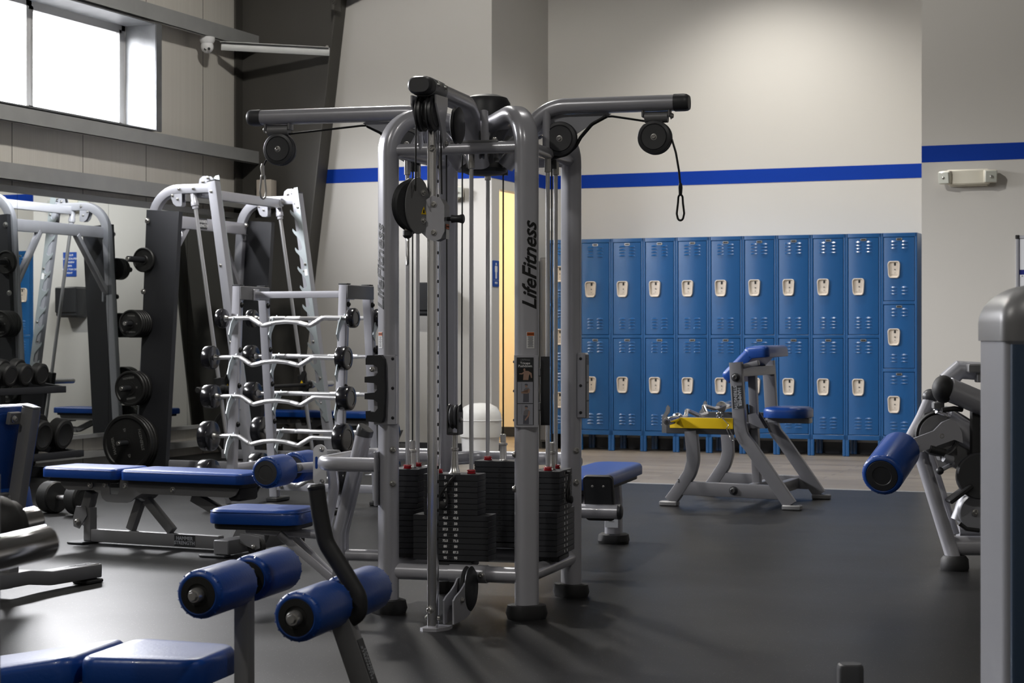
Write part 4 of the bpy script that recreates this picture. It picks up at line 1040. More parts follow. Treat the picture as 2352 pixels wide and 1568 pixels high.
def make_bar(kind, r, w, L=.86):
    b_ = thing('barbell', 'fixed barbell', 'barbell'); rb = .0135; h = L/2
    if kind == 'curl':
        raw = [(-h, 0), (-.255, .004), (-.165, -.046), (-.075, -.026), (0, -.020), (.075, -.026), (.165, -.046), (.255, .004), (h, 0)]
        pts = fillet([V((x, 0, z)) for x, z in raw], [0, .06, .03, .15, .25, .15, .03, .06, 0], 5)
        gr = [((-.25, .002), (-.18, -.0375)), ((-.145, -.042), (-.095, -.030)), ((.095, -.030), (.145, -.042)), ((.18, -.0375), (.25, .002))]
    else:
        pts = [V((-h, 0, 0)), V((h, 0, 0))]; gr = [((-.31, 0), (-.21, 0)), ((-.195, 0), (-.10, 0)), ((.10, 0), (.195, 0)), ((.21, 0), (.31, 0))]
    obj('shaft', B().tube(pts, rb, 14), 'bar_chrome', b_)
    for (xa, za), (xb_, zb_) in gr: obj('grip', B().cyl((xa, 0, za), (xb_, 0, zb_), rb+.0012, 16), 'knurl', b_)
    for s in (-1, 1):
        hd = obj('head', B().lathe(X*s*h, X*s, [(r*.3, 0), (r-.010, 0), (r-.003, .003), (r, .010), (r, w-.010), (r-.003, w-.003), (r-.010, w), (r*.62, w), (r*.58, w-.003), (.004, w-.003)], 40), 'urethane', b_)
        obj('collar', B().lathe(X*s*h, -X*s, [(.022, 0), (.022, .004), (.018, .008), (.014, .03)], 20), 'steel', hd)
    world(); return b_
HEADS = [(.060, .045), (.073, .062), (.074, .075), (.094, .068), (.098, .085)]
ORD = ['top', 'second', 'third', 'fourth', 'lowest']
for k, zz in enumerate(ROWZ):
    r, w = HEADS[k]
    c = make_bar('curl', r, w); s = make_bar('straight', r*.97, w)
    px = [658, 634, 637, 631, 632][k]
    tag(c, 'zigzag chrome curl bar with black round heads on the %s front row of the rack' % ORD[k], 'barbell', 'curl bars on the front of the rack')
    tag(s, 'straight chrome barbell with black round heads on the %s back row of the rack' % ORD[k], 'barbell', 'straight bars on the back of the rack')
    place(c, (hy(px, 800, front[k]).x, front[k], zz), (R(-4), 0, 0)); place(s, (hy([722, 722, 727, 745, 742][k], 800, back[k]).x, back[k], zz+.004))
world()
# ================= flat adjustable benches =================
def px6(lst, f, q, sx=3.92, sy=3.92, ox=0, oy=1000): return [(lambda p: (p.x, p.z))(f.y(ox+a/sx, oy+b_/sy, q)) for a, b_ in lst]
g = hz(186, 1245, 0)
FB = FR((g.x, g.y), R(-4))
def make_bench():
    t = thing('weight_bench', 'flat blue weight bench with grey frame and transport wheels beside the cable tower', 'bench')
    W = .085
    seatp = px6([(500, 372), (503, 400), (515, 440), (540, 470), (575, 486), (885, 490), (905, 500), (945, 440), (960, 375)], FB, -W)
    backp = px6([(880, 440), (878, 520), (890, 560), (925, 590), (1010, 600), (1110, 602), (1150, 588), (1190, 550), (1240, 520), (2040, 556), (2085, 535), (2108, 490), (2112, 432), (1050, 385), (1045, 470), (1030, 528), (960, 525), (955, 470), (940, 430), (905, 415)], FB, -W)
    sb = B().plate(seatp, (0, -W, 0), X, Z3, .008); sb.plate(seatp, (0, W, 0), X, Z3, .008)
    obj('seat_frame', sb, 'silver_dull', t)
    kb = B().plate(backp, (0, -W-.009, 0), X, Z3, .008); kb.plate(backp, (0, W+.009, 0), X, Z3, .008)
    obj('back_frame', kb, 'silver_dull', t)
    for a, b_ in ((768, 442), (905, 440), (1083, 455), (1510, 490)): bolt(t, FB.y(a/3.92, 1000+b_/3.92, -W-.012), -Y, .013)
    # pads
    zt = FB.y(400, 1083, -.15).z
    def pad(x0, x1, tap=None):
        th = .055
        c = V(((x0+x1)/2, 0, zt-th))
        p = obj('pad', B().pad(c, Y, -X, .295, x1-x0, th, .035, .018, 5, taper=tap), 'vinyl', t)
        obj('pad_board', B().pad(c-Z3*.02, Y, -X, .25, x1-x0-.05, .022, .03, .005), 'vinyl_back', p)
        obj('piping', B().tube([c+V((-y, x, th-.012)) for x, y in rrect(.293, x1-x0-.002, .034, 5)], .0018, 6, True), 'vinyl', p)
    xs0, xs1 = FB.y(110, 1080, -.05).x, FB.y(281, 1080, -.05).x; xb0, xb1 = FB.y(266, 1085, -.13).x, FB.y(543, 1100, -.14).x
    xb0 = max(xb0, xs1+.012)
    pad(xs0, xs1); pad(xb0, xb1)
    bx1 = FB.y(566, 1120, .0).x
    obj('back_end', B().box((bx1-.05, 0, zt-.105), (.07, .16, .07), .01), 'vinyl_back', t)
    # rear upright
    l0, l1, l2 = FB.y(200, 1128, 0), FB.y(188, 1172, 0), FB.y(196, 1238, 0)
    obj('front_upright', B().beam(l0, l1, .055, .05, up=X), 'silver_dull', t)
    obj('lower_upright', B().beam((l2.x, 0, .012), (l2.x, 0, l1.z+.02), .055, .045, up=X), 'silver_dull', t)
    obj('knee_bracket', B().plate([(-.045, -.06), (-.05, -.02), (-.03, .045), (.03, .045), (.04, -.0), (-.01, -.07)], (l1.x-.01, -.034, l1.z-.02), X, Z3, .006).plate([(-.045, -.06), (-.05, -.02), (-.03, .045), (.03, .045), (.04, -.0), (-.01, -.07)], (l1.x-.01, .034, l1.z-.02), X, Z3, .006), 'silver_dull', t)
    bolt(t, (l1.x-.03, -.038, l1.z-.055), -Y, .014)
    obj('foot_plate', B().box((l2.x-.02, 0, .007), (.10, .20, .012), .003), 'plastic', t)
    # base beam, struts
    b0, b1 = FB.y(194, 1226, -.025), FB.y(490, 1240, -.025)
    zbm = b0.z-.005
    b0 = V((l2.x+.02, 0, zbm)); b1 = V((b1.x, 0, zbm))
    obj('base_beam', B().beam(b0, b1, .05, .065, r=.004), 'silver_dull', t)
    m = B()
    for (a0, c0, a1, c1) in ((1225, 575, 1135, 842), (1280, 575, 1510, 860)):
        p0, p1 = FB.y(a0/3.92, 1000+c0/3.92, 0), FB.y(a1/3.92, 1000+c1/3.92, 0); m = B().beam(p0, p1, .042, .042, up=X, r=.003); obj('strut', m, 'silver_dull', t)
    q = FB.y(412, 1237, -.026)
    np_ = obj('name_plate', B().box((q.x, -.0258, zbm), (.125, .0016, .058)), 'plastic', t)
    words('lettering', 'HAMMER\nSTRENGTH', .025, (q.x, -.027, zbm), X, Z3, 'label_grey', np_, bold=.0008, line=.92)
    # wheel end
    xw = FB.y(495, 1262, -.22).x
    obj('cross_foot', B().beam((xw+.02, -.25, .05), (xw+.02, .27, .05), .085, .07, up=Z3, r=.005), 'silver_dull', t)
    obj('gusset', B().plate([(xw-.10, zbm-.03), (xw+.02, .235), (xw+.12, .245), (xw+.19, .24), (xw+.10, .05), (xw-.08, .03)], (0, -.0, 0), X, Z3, .05), 'silver_dull', t)
    obj('foot_plate', B().box((xw-.02, -.24, .007), (.15, .06, .012), .003), 'plastic', t)
    for y in (-.13, .22):
        br = obj('wheel_bracket', B().plate([(-.05, .045), (.06, .035), (.065, -.02), (.04, -.03), (-.05, .0)], (xw+.115, y-.022, .065), X, Z3, .005).plate([(-.05, .045), (.06, .035), (.065, -.02), (.04, -.03), (-.05, .0)], (xw+.115, y+.022, .065), X, Z3, .005), 'silver_dull', t)
        obj('wheel', B().lathe((xw+.145, y-.016, .05), Y, [(.012, 0), (.042, 0), (.047, .005), (.047, .027), (.042, .032), (.012, .032)], 24), 'rubber', br); bolt(t, (xw+.145, y-.026, .05), -Y, .010)
    # lift link
    p0, p1 = FB.y(1700/3.92, 1000+545/3.92, .0), FB.y(1985/3.92, 1000+710/3.92, .0)
    obj('lift_link', B().beam(p0, p1, .05, .05, up=X), 'silver_dull', t)
    obj('lift_link', B().beam((xw+.10, 0, .20), (p1.x, 0, p1.z), .05, .05, up=X), 'silver_dull', t)
    world(); return t
BA = make_bench(); place(BA, (g.x+.03, g.y, 0), (0, 0, R(-4)))
dup(BA, (-8.13, 14.75, 0), (0, 0, R(0)), 'flat blue weight bench by the wall behind the barbell rack')
# inclined bench at the left edge
g = hz(20, 1372, 0)
FI = FR((g.x, g.y), R(-3))
t = thing('incline_bench', 'blue bench with backrest raised, cut off by the left picture edge', 'bench')
pt0, pt1 = FI.y(72, 935, .0), FI.y(26, 1235, .0)
d = (pt0-pt1).normalized(); n = d.cross(Y).normalized()       # n: out of the pad's back
if n.x < 0: n = -n
obj('back_post', B().beam(pt1-d*.12, pt0, .05, .06, up=n, r=.005), 'silver_dull', t)
obj('post_cap', B().beam(pt0, pt0+d*.006, .052, .062, up=n, r=.005), 'label_grey', t)
pc = (pt0+pt1)/2-n*.065+d*.01
L = (pt0-pt1).length*.93
pd_ = obj('backrest', B().pad(pc-d*0, Y*-1, d, .30, L, .06, .04, .02, 5) if False else B().pad(pc, Y, d*(1 if Y.cross(d).dot(-n) > 0 else -1), .30, L, .06, .04, .02, 5), 'vinyl', t)
obj('back_board', B().pad(pc+n*.0, Y, d*(1 if Y.cross(d).dot(n) > 0 else -1), .262, L-.05, .008, .03, .003), 'vinyl', pd_)
for k in (.06, .72):
    q = pt0-d*(L*k+.02)
    obj('bracket', B().box(q-n*.035+Y*-.055, (.05, .07, .02), .003, d, Y), 'silver_dull', t); bolt(t, q-n*.022+Y*-.068, n, .012)
s0 = FI.y(18, 1100, 0)
se = obj('seat', B().pad((-.36, 0, .40), Y, -X, .29, .40, .06, .04, .02, 5), 'vinyl', t)
obj('seat_frame', B().beam((-.55, 0, .37), (.0, 0, .33), .06, .06), 'silver_dull', t)
obj('tail_pad', B().pad((pt1.x-.0, .02, .36), Y, V((.2, 0, -.98)), .24, .22, .05, .04, .02, 5), 'vinyl', t)
q = FI.y(20, 1300, 0)
obj('upright', B().beam((q.x, 0, .05), (q.x+.005, 0, .42), .06, .055, up=X), 'silver_dull', t)
obj('base_beam', B().beam((-1.1, 0, .07), (q.x, 0, .07), .06, .07), 'silver_dull', t)
fa, fb2 = FI.x(22, 1345, q.x), FI.x(180, 1325, q.x)
yk = FI.z(180, 1345, 0).y
cf = obj('cross_foot', B().sweep(fillet([(q.x, -.27, .035), (q.x, -.10, .085), (q.x, .10, .085), (q.x+.0, .30, .04)], .12, 5) if False else fillet([(q.x+.01, -.20, .075), (q.x+.01, .08, .075), (q.x+.01, .22, .055), (q.x+.01, .55, .050)], .2, 5), rrect(.075, .06, .008, 2), up=Z3), 'silver_dull', t)
obj('grip_tape', B().box((q.x+.01, .42, .0812), (.06, .24, .002), .0008), 'rubber', cf)
words('lettering', 'HAMMER STRENGTH', .022, (q.x+.01, .42, .083), Y, -X, 'label_grey', cf)
obj('end_cap', B().box((q.x+.01, -.21, .06), (.085, .05, .11), .006), 'plastic', t)
for y in (-.2, .50): obj('foot_pad', B().box((q.x+.012, y, .009), (.09, .10, .016), .004), 'rubber', t)
obj('wheel', B().cyl((q.x+.06, -.20, .025), (q.x+.095, -.20, .025), .024, 18, .004), 'rubber', t)
place(t, (g.x, g.y, 0), (0, 0, R(-3))); world()
# rear foot of that bench stays out of the picture

# ================= sit-up bench with leg rollers in front =================
FA = TH-R(15)                         # same heading as the tower
c0 = CAM+RT*-.62+FW*4.30; c0.z = 0
FS = FR((c0.x, c0.y), FA)
t = thing('sit_up_bench', 'blue sit-up bench with two pairs of leg rollers and black curved handle, nearest the lens', 'bench')
ru = FS.l(at(455, 1366, 4.05)); rl = FS.l(at(680, 1418, 3.95))
for (q, nm) in ((ru, 'upper'), (rl, 'lower')):
    y0 = q.y
    roller((q.x, y0, q.z), (q.x, y0+.215, q.z), .0545, 'leg_roller', t, 'black', .017)
    roller((q.x, y0+.275, q.z), (q.x, y0+.49, q.z), .0545, 'leg_roller', t, 'black', .017)
    obj('axle', B().cyl((q.x, y0-.004, q.z), (q.x, y0+.5, q.z), .0125, 14), 'steel', t)
ym = ru.y+.245
obj('post', B().beam((ru.x+.004, ym, .03), (ru.x+.004, ym, ru.z+.028), .040, .036, up=X, r=.003), 'silver_dull', t)
obj('post_foot', B().box((ru.x+.004, ym, .015), (.09, .30, .03), .006), 'rubber', t)
yl = rl.y+.245
e0 = FS.y(792, 1420, yl); e1 = FS.y(840, 1568, yl); e1 = e0+(e1-e0)*((.03-e0.z)/(e1.z-e0.z))
arm = obj('lower_arm', B().beam(V((rl.x, yl, rl.z)), e1, .042, .048, up=X, r=.003), 'silver_dull', t)
d = (e1-V((rl.x, yl, rl.z))).normalized()
q = FS.y(822, 1532, yl-.022)
nx = d.cross(Y).normalized(); nx = nx if nx.x > 0 else -nx
o = V((rl.x, yl, rl.z))+d*((q.z-rl.z)/d.z)+nx*.0245
npl = obj('name_plate', B().box(o, (.11, .036, .0016), 0, -d, Y), 'plastic', arm)
words('lettering', 'HAMMER\nSTRENGTH', .0155, o+nx*.0009, -d*-1 if False else d, Y*-1 if d.cross(-Y).dot(nx) > 0 else Y, 'label_grey', npl, line=.95, bold=.0004)
obj('arm_foot', B().box((e1.x, yl, .015), (.07, .20, .03), .006), 'rubber', t)
hp = [FS.y(a, b_, yl-.0) for a, b_ in ((727, 1122), (735, 1180), (748, 1245), (792, 1315), (826, 1372), (824, 1408), (806, 1420))]
obj('handle', B().tube(fillet(hp, .07, 4), [.0195]*0 or .0195, 16), 'rubber', t)
obj('handle_end', B().lathe(hp[0], hp[0]-hp[1], [(.0195, -.002), (.0205, 0), (.0205, .006), (.016, .011)], 18), 'plastic', t)
obj('brace', B().beam((ru.x+.02, ym, .20), (e1.x-.01, yl, .06), .036, .036, up=Z3), 'silver_dull', t)
# pads
zp = .340
A = FS.z(172, 1530, zp); Bp = FS.z(525, 1480, zp)
yc = ru.y+.20
sx1 = ru.x-.035; sx0 = FS.y(175, 1520, yc-.14).x
ln = sx1-sx0
sp_ = obj('seat', B().pad(((sx0+sx1)/2, yc, zp-.065), Y, -X, .30, ln, .065, .05, .02, 5, taper=lambda u: 1-.55*max(0, -u-.05)), 'vinyl', t)
obj('seat_board', B().pad(((sx0+sx1)/2-.02, yc, zp-.085), Y, -X, .24, ln-.08, .022, .04, .005, taper=lambda u: 1-.55*max(0, -u-.05)), 'vinyl_back', sp_)
dn = V((-.985, 0, -.17)).normalized()
bc = V((sx0-.015, yc+.01, zp-.012))+dn*.40
up_ = V((-.17, 0, .985)); 
bk = obj('backrest', B().pad(bc-up_*.055, Y, dn, .31, .80, .065, .05, .02, 5), 'vinyl', t)
obj('back_board', B().pad(bc-up_*.075, Y, dn, .25, .72, .022, .04, .005), 'vinyl_back', bk)
obj('main_beam', B().beam((sx0-.55, yc+.02, zp-.24), (ru.x, ym, zp-.13), .05, .06), 'silver_dull', t)
obj('seat_lug', B().box((ru.x-.06, yc-.02, zp-.105), (.10, .05, .03), .006), 'silver', t)
obj('rear_leg', B().beam((sx0-.50, yc+.02, .03), (sx0-.50, yc+.02, zp-.22), .05, .05, up=X), 'silver_dull', t)
obj('rear_foot', B().box((sx0-.50, yc+.02, .02), (.07, .45, .04), .006), 'silver_dull', t)
place(t, c0, (0, 0, FA)); world()
# plate storage stand at the left edge: chrome pegs
c = at(-70, 1280, 2.75); c.z = 0
FP = FR((c.x, c.y), TH)
t = thing('plate_stand', 'plate stand with bright chrome pegs at the left picture edge', 'plate stand')
w1 = FP.l(at(112, 1243, 2.72)); w0 = FP.l(at(-60, 1283, 2.60))
obj('peg', B().lathe(w0, w1-w0, [(.025, 0), (.0255, (w1-w0).length-.006), (.022, (w1-w0).length), (.012, (w1-w0).length+.001)], 28), 'chrome', t)
v0, v1 = FP.l(at(-60, 1225, 3.35)), FP.l(at(88, 1192, 3.45))
obj('peg', B().lathe(v0, v1-v0, [(.025, 0), (.0255, (v1-v0).length-.006), (.022, (v1-v0).length), (.012, (v1-v0).length+.001)], 28), 'chrome', t)
vs = FP.l(at(20, 1207, 3.41)); vd = (v1-v0).normalized()
obj('rubber_stop', B().lathe(vs-vd*.07, vd, [(.03, 0), (.052, .003), (.058, .012), (.058, .06), (.052, .07), (.046, .072), (.044, .085), (.026, .088)], 32), 'rubber', t)
xm = min(w0.x, v0.x)
for q in (w0, v0):
    obj('upright', B().beam((q.x, q.y, .03), (q.x, q.y, q.z+.12), .06, .06, up=Y), 'silver_dull', t)
    obj('foot', B().box((q.x, q.y, .02), (.30, .08, .04), .006), 'silver_dull', t)
obj('cross_tube', B().beam((w0.x, w0.y, .10), (v0.x, v0.y, .10), .05, .06), 'silver_dull', t)
place(t, c, (0, 0, TH)); world()
world()
# ================= lockers =================
LW, LD, LB_ = .3141, .38, 16.35
LX0 = -5.864
def make_locker(tiers):
    t = thing('locker', 'blue locker', 'locker'); w = LW-.002; top, bot = 1.975, .145
    b_ = B().box((0, LD/2+.012, (top+bot)/2), (w, LD-.024, top-bot))
    sw_ = .0185
    for s in (-1, 1): b_.box((s*(w/2-sw_/2), .0075, (top+bot)/2), (sw_, .015, top-bot), .002)
    g_top, g_mid, g_bot = .035, .029, .043
    H = (top-bot-g_top-g_bot-g_mid*(tiers-1))/tiers
    b_.box((0, .007, top-g_top/2), (w-.004, .014, g_top), .002); b_.box((0, .007, bot+g_bot/2), (w-.004, .014, g_bot), .002)
    for k in range(tiers-1): b_.box((0, .007, bot+g_bot+H*(k+1)+g_mid*(k+.5)), (w-.03, .014, g_mid), .002)
    obj('body', b_, 'locker', t)
    lg = B()
    for s in (-1, 1):
        for y in (.015, LD-.02): obj('leg', B().box((s*(w/2-.014), y, bot/2), (.028, .03, bot), .002), 'locker', t)
    for k in range(tiers):
        z0 = bot+g_bot+k*(H+g_mid); z1 = z0+H; dw = w-2*sw_-.008
        m = B().box((0, .0095, (z0+z1)/2), (dw, .016, H-.007), .003)
        rows = 4 if tiers == 2 else 3
        for (zz, sg) in ((z1-.045, -1), (z0+.060, 1)):
            for r_ in range(rows):
                z = zz+sg*r_*.0285-(0 if sg < 0 else 0)
                for cx in (-.047, .047):
                    # pressed louver: a little curved awning
                    rings = []
                    for q in range(7):
                        u = -1+2*q/6; e = math.sqrt(max(0, 1-u*u)); x = cx+u*.034
                        rings.append([V((x, .0022, z+.004+.010*e)), V((x, .0015-.0095*e, z-.002+.002*e)), V((x, .0022, z-.003))])
                    m.loft(rings)
        d = obj('door', m, 'locker', t)
        # recessed handle cup
        hx_, hz_ = -.045, (z0+z1)/2-.005
        def trap(s_, y, dz=0.0):
            out = []
            for x, z in rrect(1, 1, .22, 4): 
                f = 1+.17*z*1.0; out.append(V((hx_+x*.104*s_*f, y, hz_+dz+z*(.150-.104*(1-s_)))))
            return out
        cup = B().loft([trap(1.0, .002), trap(1.0, -.012), trap(.95, -.018), trap(.87, -.018), trap(.82, -.010), trap(.76, .0012, .003)], c0=False)
        h = obj('handle', cup, 'beige', d)
        obj('latch_slot', B().box((hx_+.008, .0004, hz_+.047), (.016, .004, .026), .001), 'black', h)
        obj('latch_plate', B().box((hx_+.006, -.0008, hz_-.006), (.062, .005, .078), .003), 'beige', h)
        obj('padlock_eye', B().cyl((hx_+.008, -.0032, hz_+.0), (hx_+.008, -.0045, hz_+.0), .0055, 12).cyl((hx_+.008, -.0032, hz_-.03), (hx_+.008, -.0045, hz_-.03), .003, 8), 'plastic_grey', h)
        n = obj('number_plate', B().plate(rrect(.052, .020, .003, 2), (0, -.0, z1-.020), X, Z3, .006), 'steel', d)
        obj('plate_face', B().box((0, -.0032, z1-.020), (.044, .002, .013)), 'black', n)
        for s in (-1, 1): obj('rivet', B().sphere((s*.021, -.0042, z1-.020), .0028, 8, 6), 'steel', n)
    world(); return t
two, three = make_locker(2), make_locker(3)
ords = ['leftmost of the two-door row', 'second from the left', 'third from the left', 'fourth from the left', 'fifth from the left', 'sixth from the left', 'seventh from the left', 'eighth from the left', 'ninth and last from the left']
extra = ['beside the tower post', '', '', 'behind the yellow bar catch', 'behind the arm pad bench', 'behind the arm pad bench post', '', '', '']
for k in range(11):
    loc = (LX0+LW*(k-.5), LB_, 0)
    if k == 0: place(three, loc); tag(three, 'blue three-door locker at the left end of the row, half hidden by the tower', 'locker', 'blue lockers along the wall'); src3 = three
    elif k == 10: dup(three, loc, None, 'blue three-door locker at the right end of the row', 'blue lockers along the wall')
    elif k == 1: place(two, loc); tag(two, 'blue two-door locker, '+ords[0], 'locker', 'blue lockers along the wall')
    else: dup(two, loc, None, 'blue two-door locker, '+ords[k-1]+' among the two-door ones', 'blue lockers along the wall')
# grey cabinet between doorway and lockers
p0 = hy(1236, 592, 16.55); p1 = hy(1259, 592, 16.55)
t = thing('cabinet', 'tall grey metal cabinet between the doorway and the lockers', 'cabinet', ((p0.x+p1.x)/2, 16.6, 0))
xl_ = AS+.02; xr_ = LX0-LW/2-.5*LW-.006+.0
cx_ = (xl_+xr_)/2; cw = xr_-xl_
obj('body', B().box((cx_, 16.61, p0.z/2+.03), (cw, .26, p0.z-.06), .004), 'silver_dull', t)
obj('door', B().box((cx_, 16.474, p0.z/2+.03), (cw-.014, .014, p0.z-.09), .003), 'silver_dull', t)
obj('plinth', B().box((cx_, 16.62, .03), (cw-.02, .22, .06)), 'black', t)
world()
# ================= preacher curl bench =================
PN, PF_ = 11.17, 12.0
def q4(a, b_): return (1480+a/3.647, 770+b_/3.647)
g = hz(1535, 1158, 0)
t = thing('curl_bench', 'grey arm-curl bench with blue arm pad and round seat in front of the lockers', 'bench', (-3.0, (PN+PF_)/2, 0))
def P(a, b_, y): return hy(*q4(a, b_), y)
front = [P(*q, PN) for q in ((222, 1395), (300, 1280), (385, 1150), (412, 1050), (408, 950), (393, 800))]
rear = [P(*q, PN) for q in ((1225, 1440), (1050, 1165), (890, 930), (822, 850), (800, 740), (768, 225))]
def sm(pts): return fillet(pts, .14, 5)
for y in (PN, PF_):
    f = [V((p.x, y, p.z)) for p in front]; r = [V((p.x, y, p.z)) for p in rear]
    f[0].z = .03; r[0].z = .03
    obj('front_leg', B().sweep(sm(f), rrect(.055, .078, .005, 2), up=Y), 'frame_grey', t) if False else obj('front_leg', B().sweep(sm(f), rrect(.078, .055, .005, 2), up=Y), 'frame_grey', t)
    obj('upright', B().sweep(sm(r), rrect(.078, .055, .005, 2), up=Y), 'frame_grey', t)
    for q, s in ((f[0], -1), (r[0], 1)): obj('foot', B().box((q.x+s*.01, y, .016), (.115, .075, .03), .006), 'silver_dull', t)
    obj('side_rail', B().beam((f[0].x+.07, y, .115), (r[0].x-.07, y, .105), .05, .085), 'frame_grey', t)
    if y == PN: 
        bolt(t, (P(757, 1383, PN).x, y-.028, .11), -Y, .022, 'plastic'); bolt(t, (P(757, 1383, PN).x, y-.03, .11), -Y, .011)
        q = P(765, 352, PN-.03); bolt(t, q, -Y, .022, 'plastic'); bolt(t, q-Y*.006, -Y, .011)
        nq = P(780, 517, PN-.03)
        dd = (rear[5]-rear[4]).normalized(); dd.y = 0
        npl = obj('name_plate', B().box((nq.x, PN-.0285, nq.z), (.068, .0016, .14), 0, dd.cross(Y), Y) if False else B().box((nq.x, PN-.0285, nq.z), (.14, .0016, .066), 0, -dd, Y), 'plastic', t)
        words('lettering', 'HAMMER\nSTRENGTH', .0285, (nq.x, PN-.0297, nq.z), -dd, V((dd.z, 0, -dd.x)), 'label_grey', npl, bold=.0009, line=.92)
        words('number', '2', .03, (f[0].x+.06, PN-.0282, .16), X, Z3, 'black', t)
obj('rear_tie', B().beam((rear[0].x-.16, PN, .10), (rear[0].x-.16, PF_, .10), .05, .07), 'frame_grey', t)
obj('top_tie', B().beam((rear[5].x+.02, PN, rear[5].z-.06), (rear[5].x+.02, PF_, rear[5].z-.06), .05, .06), 'frame_grey', t)
ymid = (PN+PF_)/2
# arm pad: two slabs meeting at a rounded ridge
a0, a1, a2 = P(640, 340, ymid-.25), P(860, 135, ymid-.25), P(985, 130, ymid-.25)
mpad = B(); yw = .56
d1, d2 = (a1-a0).normalized(), (a2-a1).normalized()
def slab(c, ey, l, th): 
    ey = V(ey).normalized(); return B().pad(c, Y*-1, ey, yw, l, th, .05, .03, 6)
n1_ = (-Y).cross(d1)
pa_ = hy(*q4(655, 330), PN+.1); pb_ = hy(*q4(850, 130), PN+.1); pc_ = hy(*q4(985, 118), PN+.1)
pa_.y = pb_.y = pc_.y = ymid
e1_ = (pb_-pa_).normalized(); n1_ = V((-e1_.z, 0, e1_.x)); e2_ = (pc_-pb_).normalized(); n2_ = V((-e2_.z, 0, e2_.x))
ap1 = obj('arm_pad', B().pad((pa_+pb_)/2-n1_*.055, -Y, e1_, yw, (pb_-pa_).length+.05, .075, .04, .03, 6), 'vinyl', t)
obj('arm_pad_top', B().pad((pb_+pc_)/2-n2_*.05, -Y, e2_, yw, (pc_-pb_).length+.06, .075, .04, .03, 6), 'vinyl', ap1)
obj('seam', B().tube([pb_+n1_*.022+Y*(-yw/2+.03), pb_+n1_*.022+Y*(yw/2-.03)], .003, 6), 'vinyl', ap1)
obj('pad_bracket', B().beam(P(830, 260, PN+.03), P(960, 228, PN+.03), .04, .03, up=Z3).beam(P(830, 260, PF_-.03), P(960, 228, PF_-.03), .04, .03, up=Z3), 'frame_grey', t)
# seat column and seat
sb_ = V((P(940, 1300, ymid).x, ymid, .11))
stp = V((P(930, 600, ymid).x, ymid, P(930, 250, ymid).z))
sc0 = P(945, 1310, ymid); 
obj('seat_mast', B().beam((sc0.x, ymid, .12), (P(905, 270, ymid).x, ymid, rear[5].z-.06), .06, .05, up=X), 'frame_grey', t)
obj('mast_foot', B().beam((sc0.x, PN, .10), (sc0.x, PF_, .10), .05, .06), 'frame_grey', t)
for s in (-.04, .04):
    h0 = P(860+ (0 if s < 0 else 60), 575, ymid+s); h1 = P(885+(0 if s < 0 else 60), 880, ymid+s)
    obj('index_strip', B().beam((h0.x, ymid+s, h0.z), (h1.x, ymid+s, h1.z), .012, .03, up=Y), 'black', t)
s0, s1 = P(860, 705, ymid-.06), P(1350, 715, ymid-.06)
for dy in (-.05, .05): obj('seat_carrier', B().plate([(s0.x, s0.z+.03), (P(950, 670, ymid).x, s0.z+.045), (P(1030, 750, ymid).x, s0.z-.055), (s0.x, s0.z-.055)], (0, ymid+dy, 0), X, Z3, .008), 'frame_grey', t)
zs_ = P(1150, 695, ymid-.15).z
x0_, x1_ = P(990, 650, ymid-.1).x, P(1395, 650, ymid+.0).x
obj('seat_plate', B().box(((x0_+x1_)/2+.01, ymid, zs_-.018), (x1_-x0_-.02, .10, .035), .005), 'frame_grey', t)
sp = obj('seat', B().pad(((x0_+x1_)/2, ymid, zs_), Y, -X, .33, x1_-x0_, .068, .10, .028, 6), 'vinyl', t)
# bar catch: yellow-fronted tray with hooks
k0, k1 = P(185, 740, PN-.02), P(752, 740, PN-.02)
zc = (k0.z+P(470, 740, PN-.02).z)/2
for y, s in ((PN-.01, -1), (PF_+.01, 1)):
    cr = obj('bar_catch', B().box(((k0.x+k1.x)/2, y, zc-.01), (k1.x-k0.x, .03, .105), .003), 'plastic', t)
    obj('wear_strip', B().box(((k0.x+k1.x)/2+.01, y-.017*1, zc+.006), (k1.x-k0.x-.03, .006, .066), .001), 'yellow', cr) if s < 0 else None
    obj('bar_hook', B().plate([(-.025, -.06), (.005, -.06), (.006, .05), (.022, .07), (.024, .10), (.012, .115), (.002, .10), (.0, .08), (-.012, .06), (-.025, .04)], (k0.x-.005, y, zc), X, Z3, .02), 'silver_dull', t)
obj('catch_tie', B().beam((k1.x-.02, PN, zc-.03), (k1.x-.02, PF_, zc-.03), .04, .05), 'silver_dull', t)
world()
# curl bar lying across the catch
bar = thing('curl_bar', 'zigzag chrome curl bar lying across the yellow bar catch', 'barbell')
e0 = P(195, 720, ymid-.60); e1 = P(718, 578, ymid+.60)
xb_ = (P(430, 690, PN).x)
raw = [(-.42, 0, 0), (-.27, .0, 0), (-.16, .035, .03), (-.07, -.02, -.015), (.07, -.02, -.015), (.16, .035, .03), (.27, 0, 0), (.42, 0, 0)]
obj('shaft', B().tube(fillet([V((x, a, b_)) for x, a, b_ in raw], .04, 4), .0135, 14), 'chrome', bar)
for s in (-1, 1):
    sl = obj('sleeve', B().lathe(X*s*.42, X*s, [(.016, -.012), (.036, -.008), (.038, .0), (.036, .014), (.026, .018), (.0253, .19), (.022, .196), (.011, .197), (.010, .17)], 26), 'chrome', bar)
    obj('bore', B().cyl(X*s*.612, X*s*.6172, .011, 14), 'black', sl)
cb_ = (e0+e1)/2; dv = (e1-e0)
bar.location = cb_; bar.rotation_mode = 'QUATERNION'; bar.rotation_quaternion = dv.to_track_quat('X', 'Z'); world()
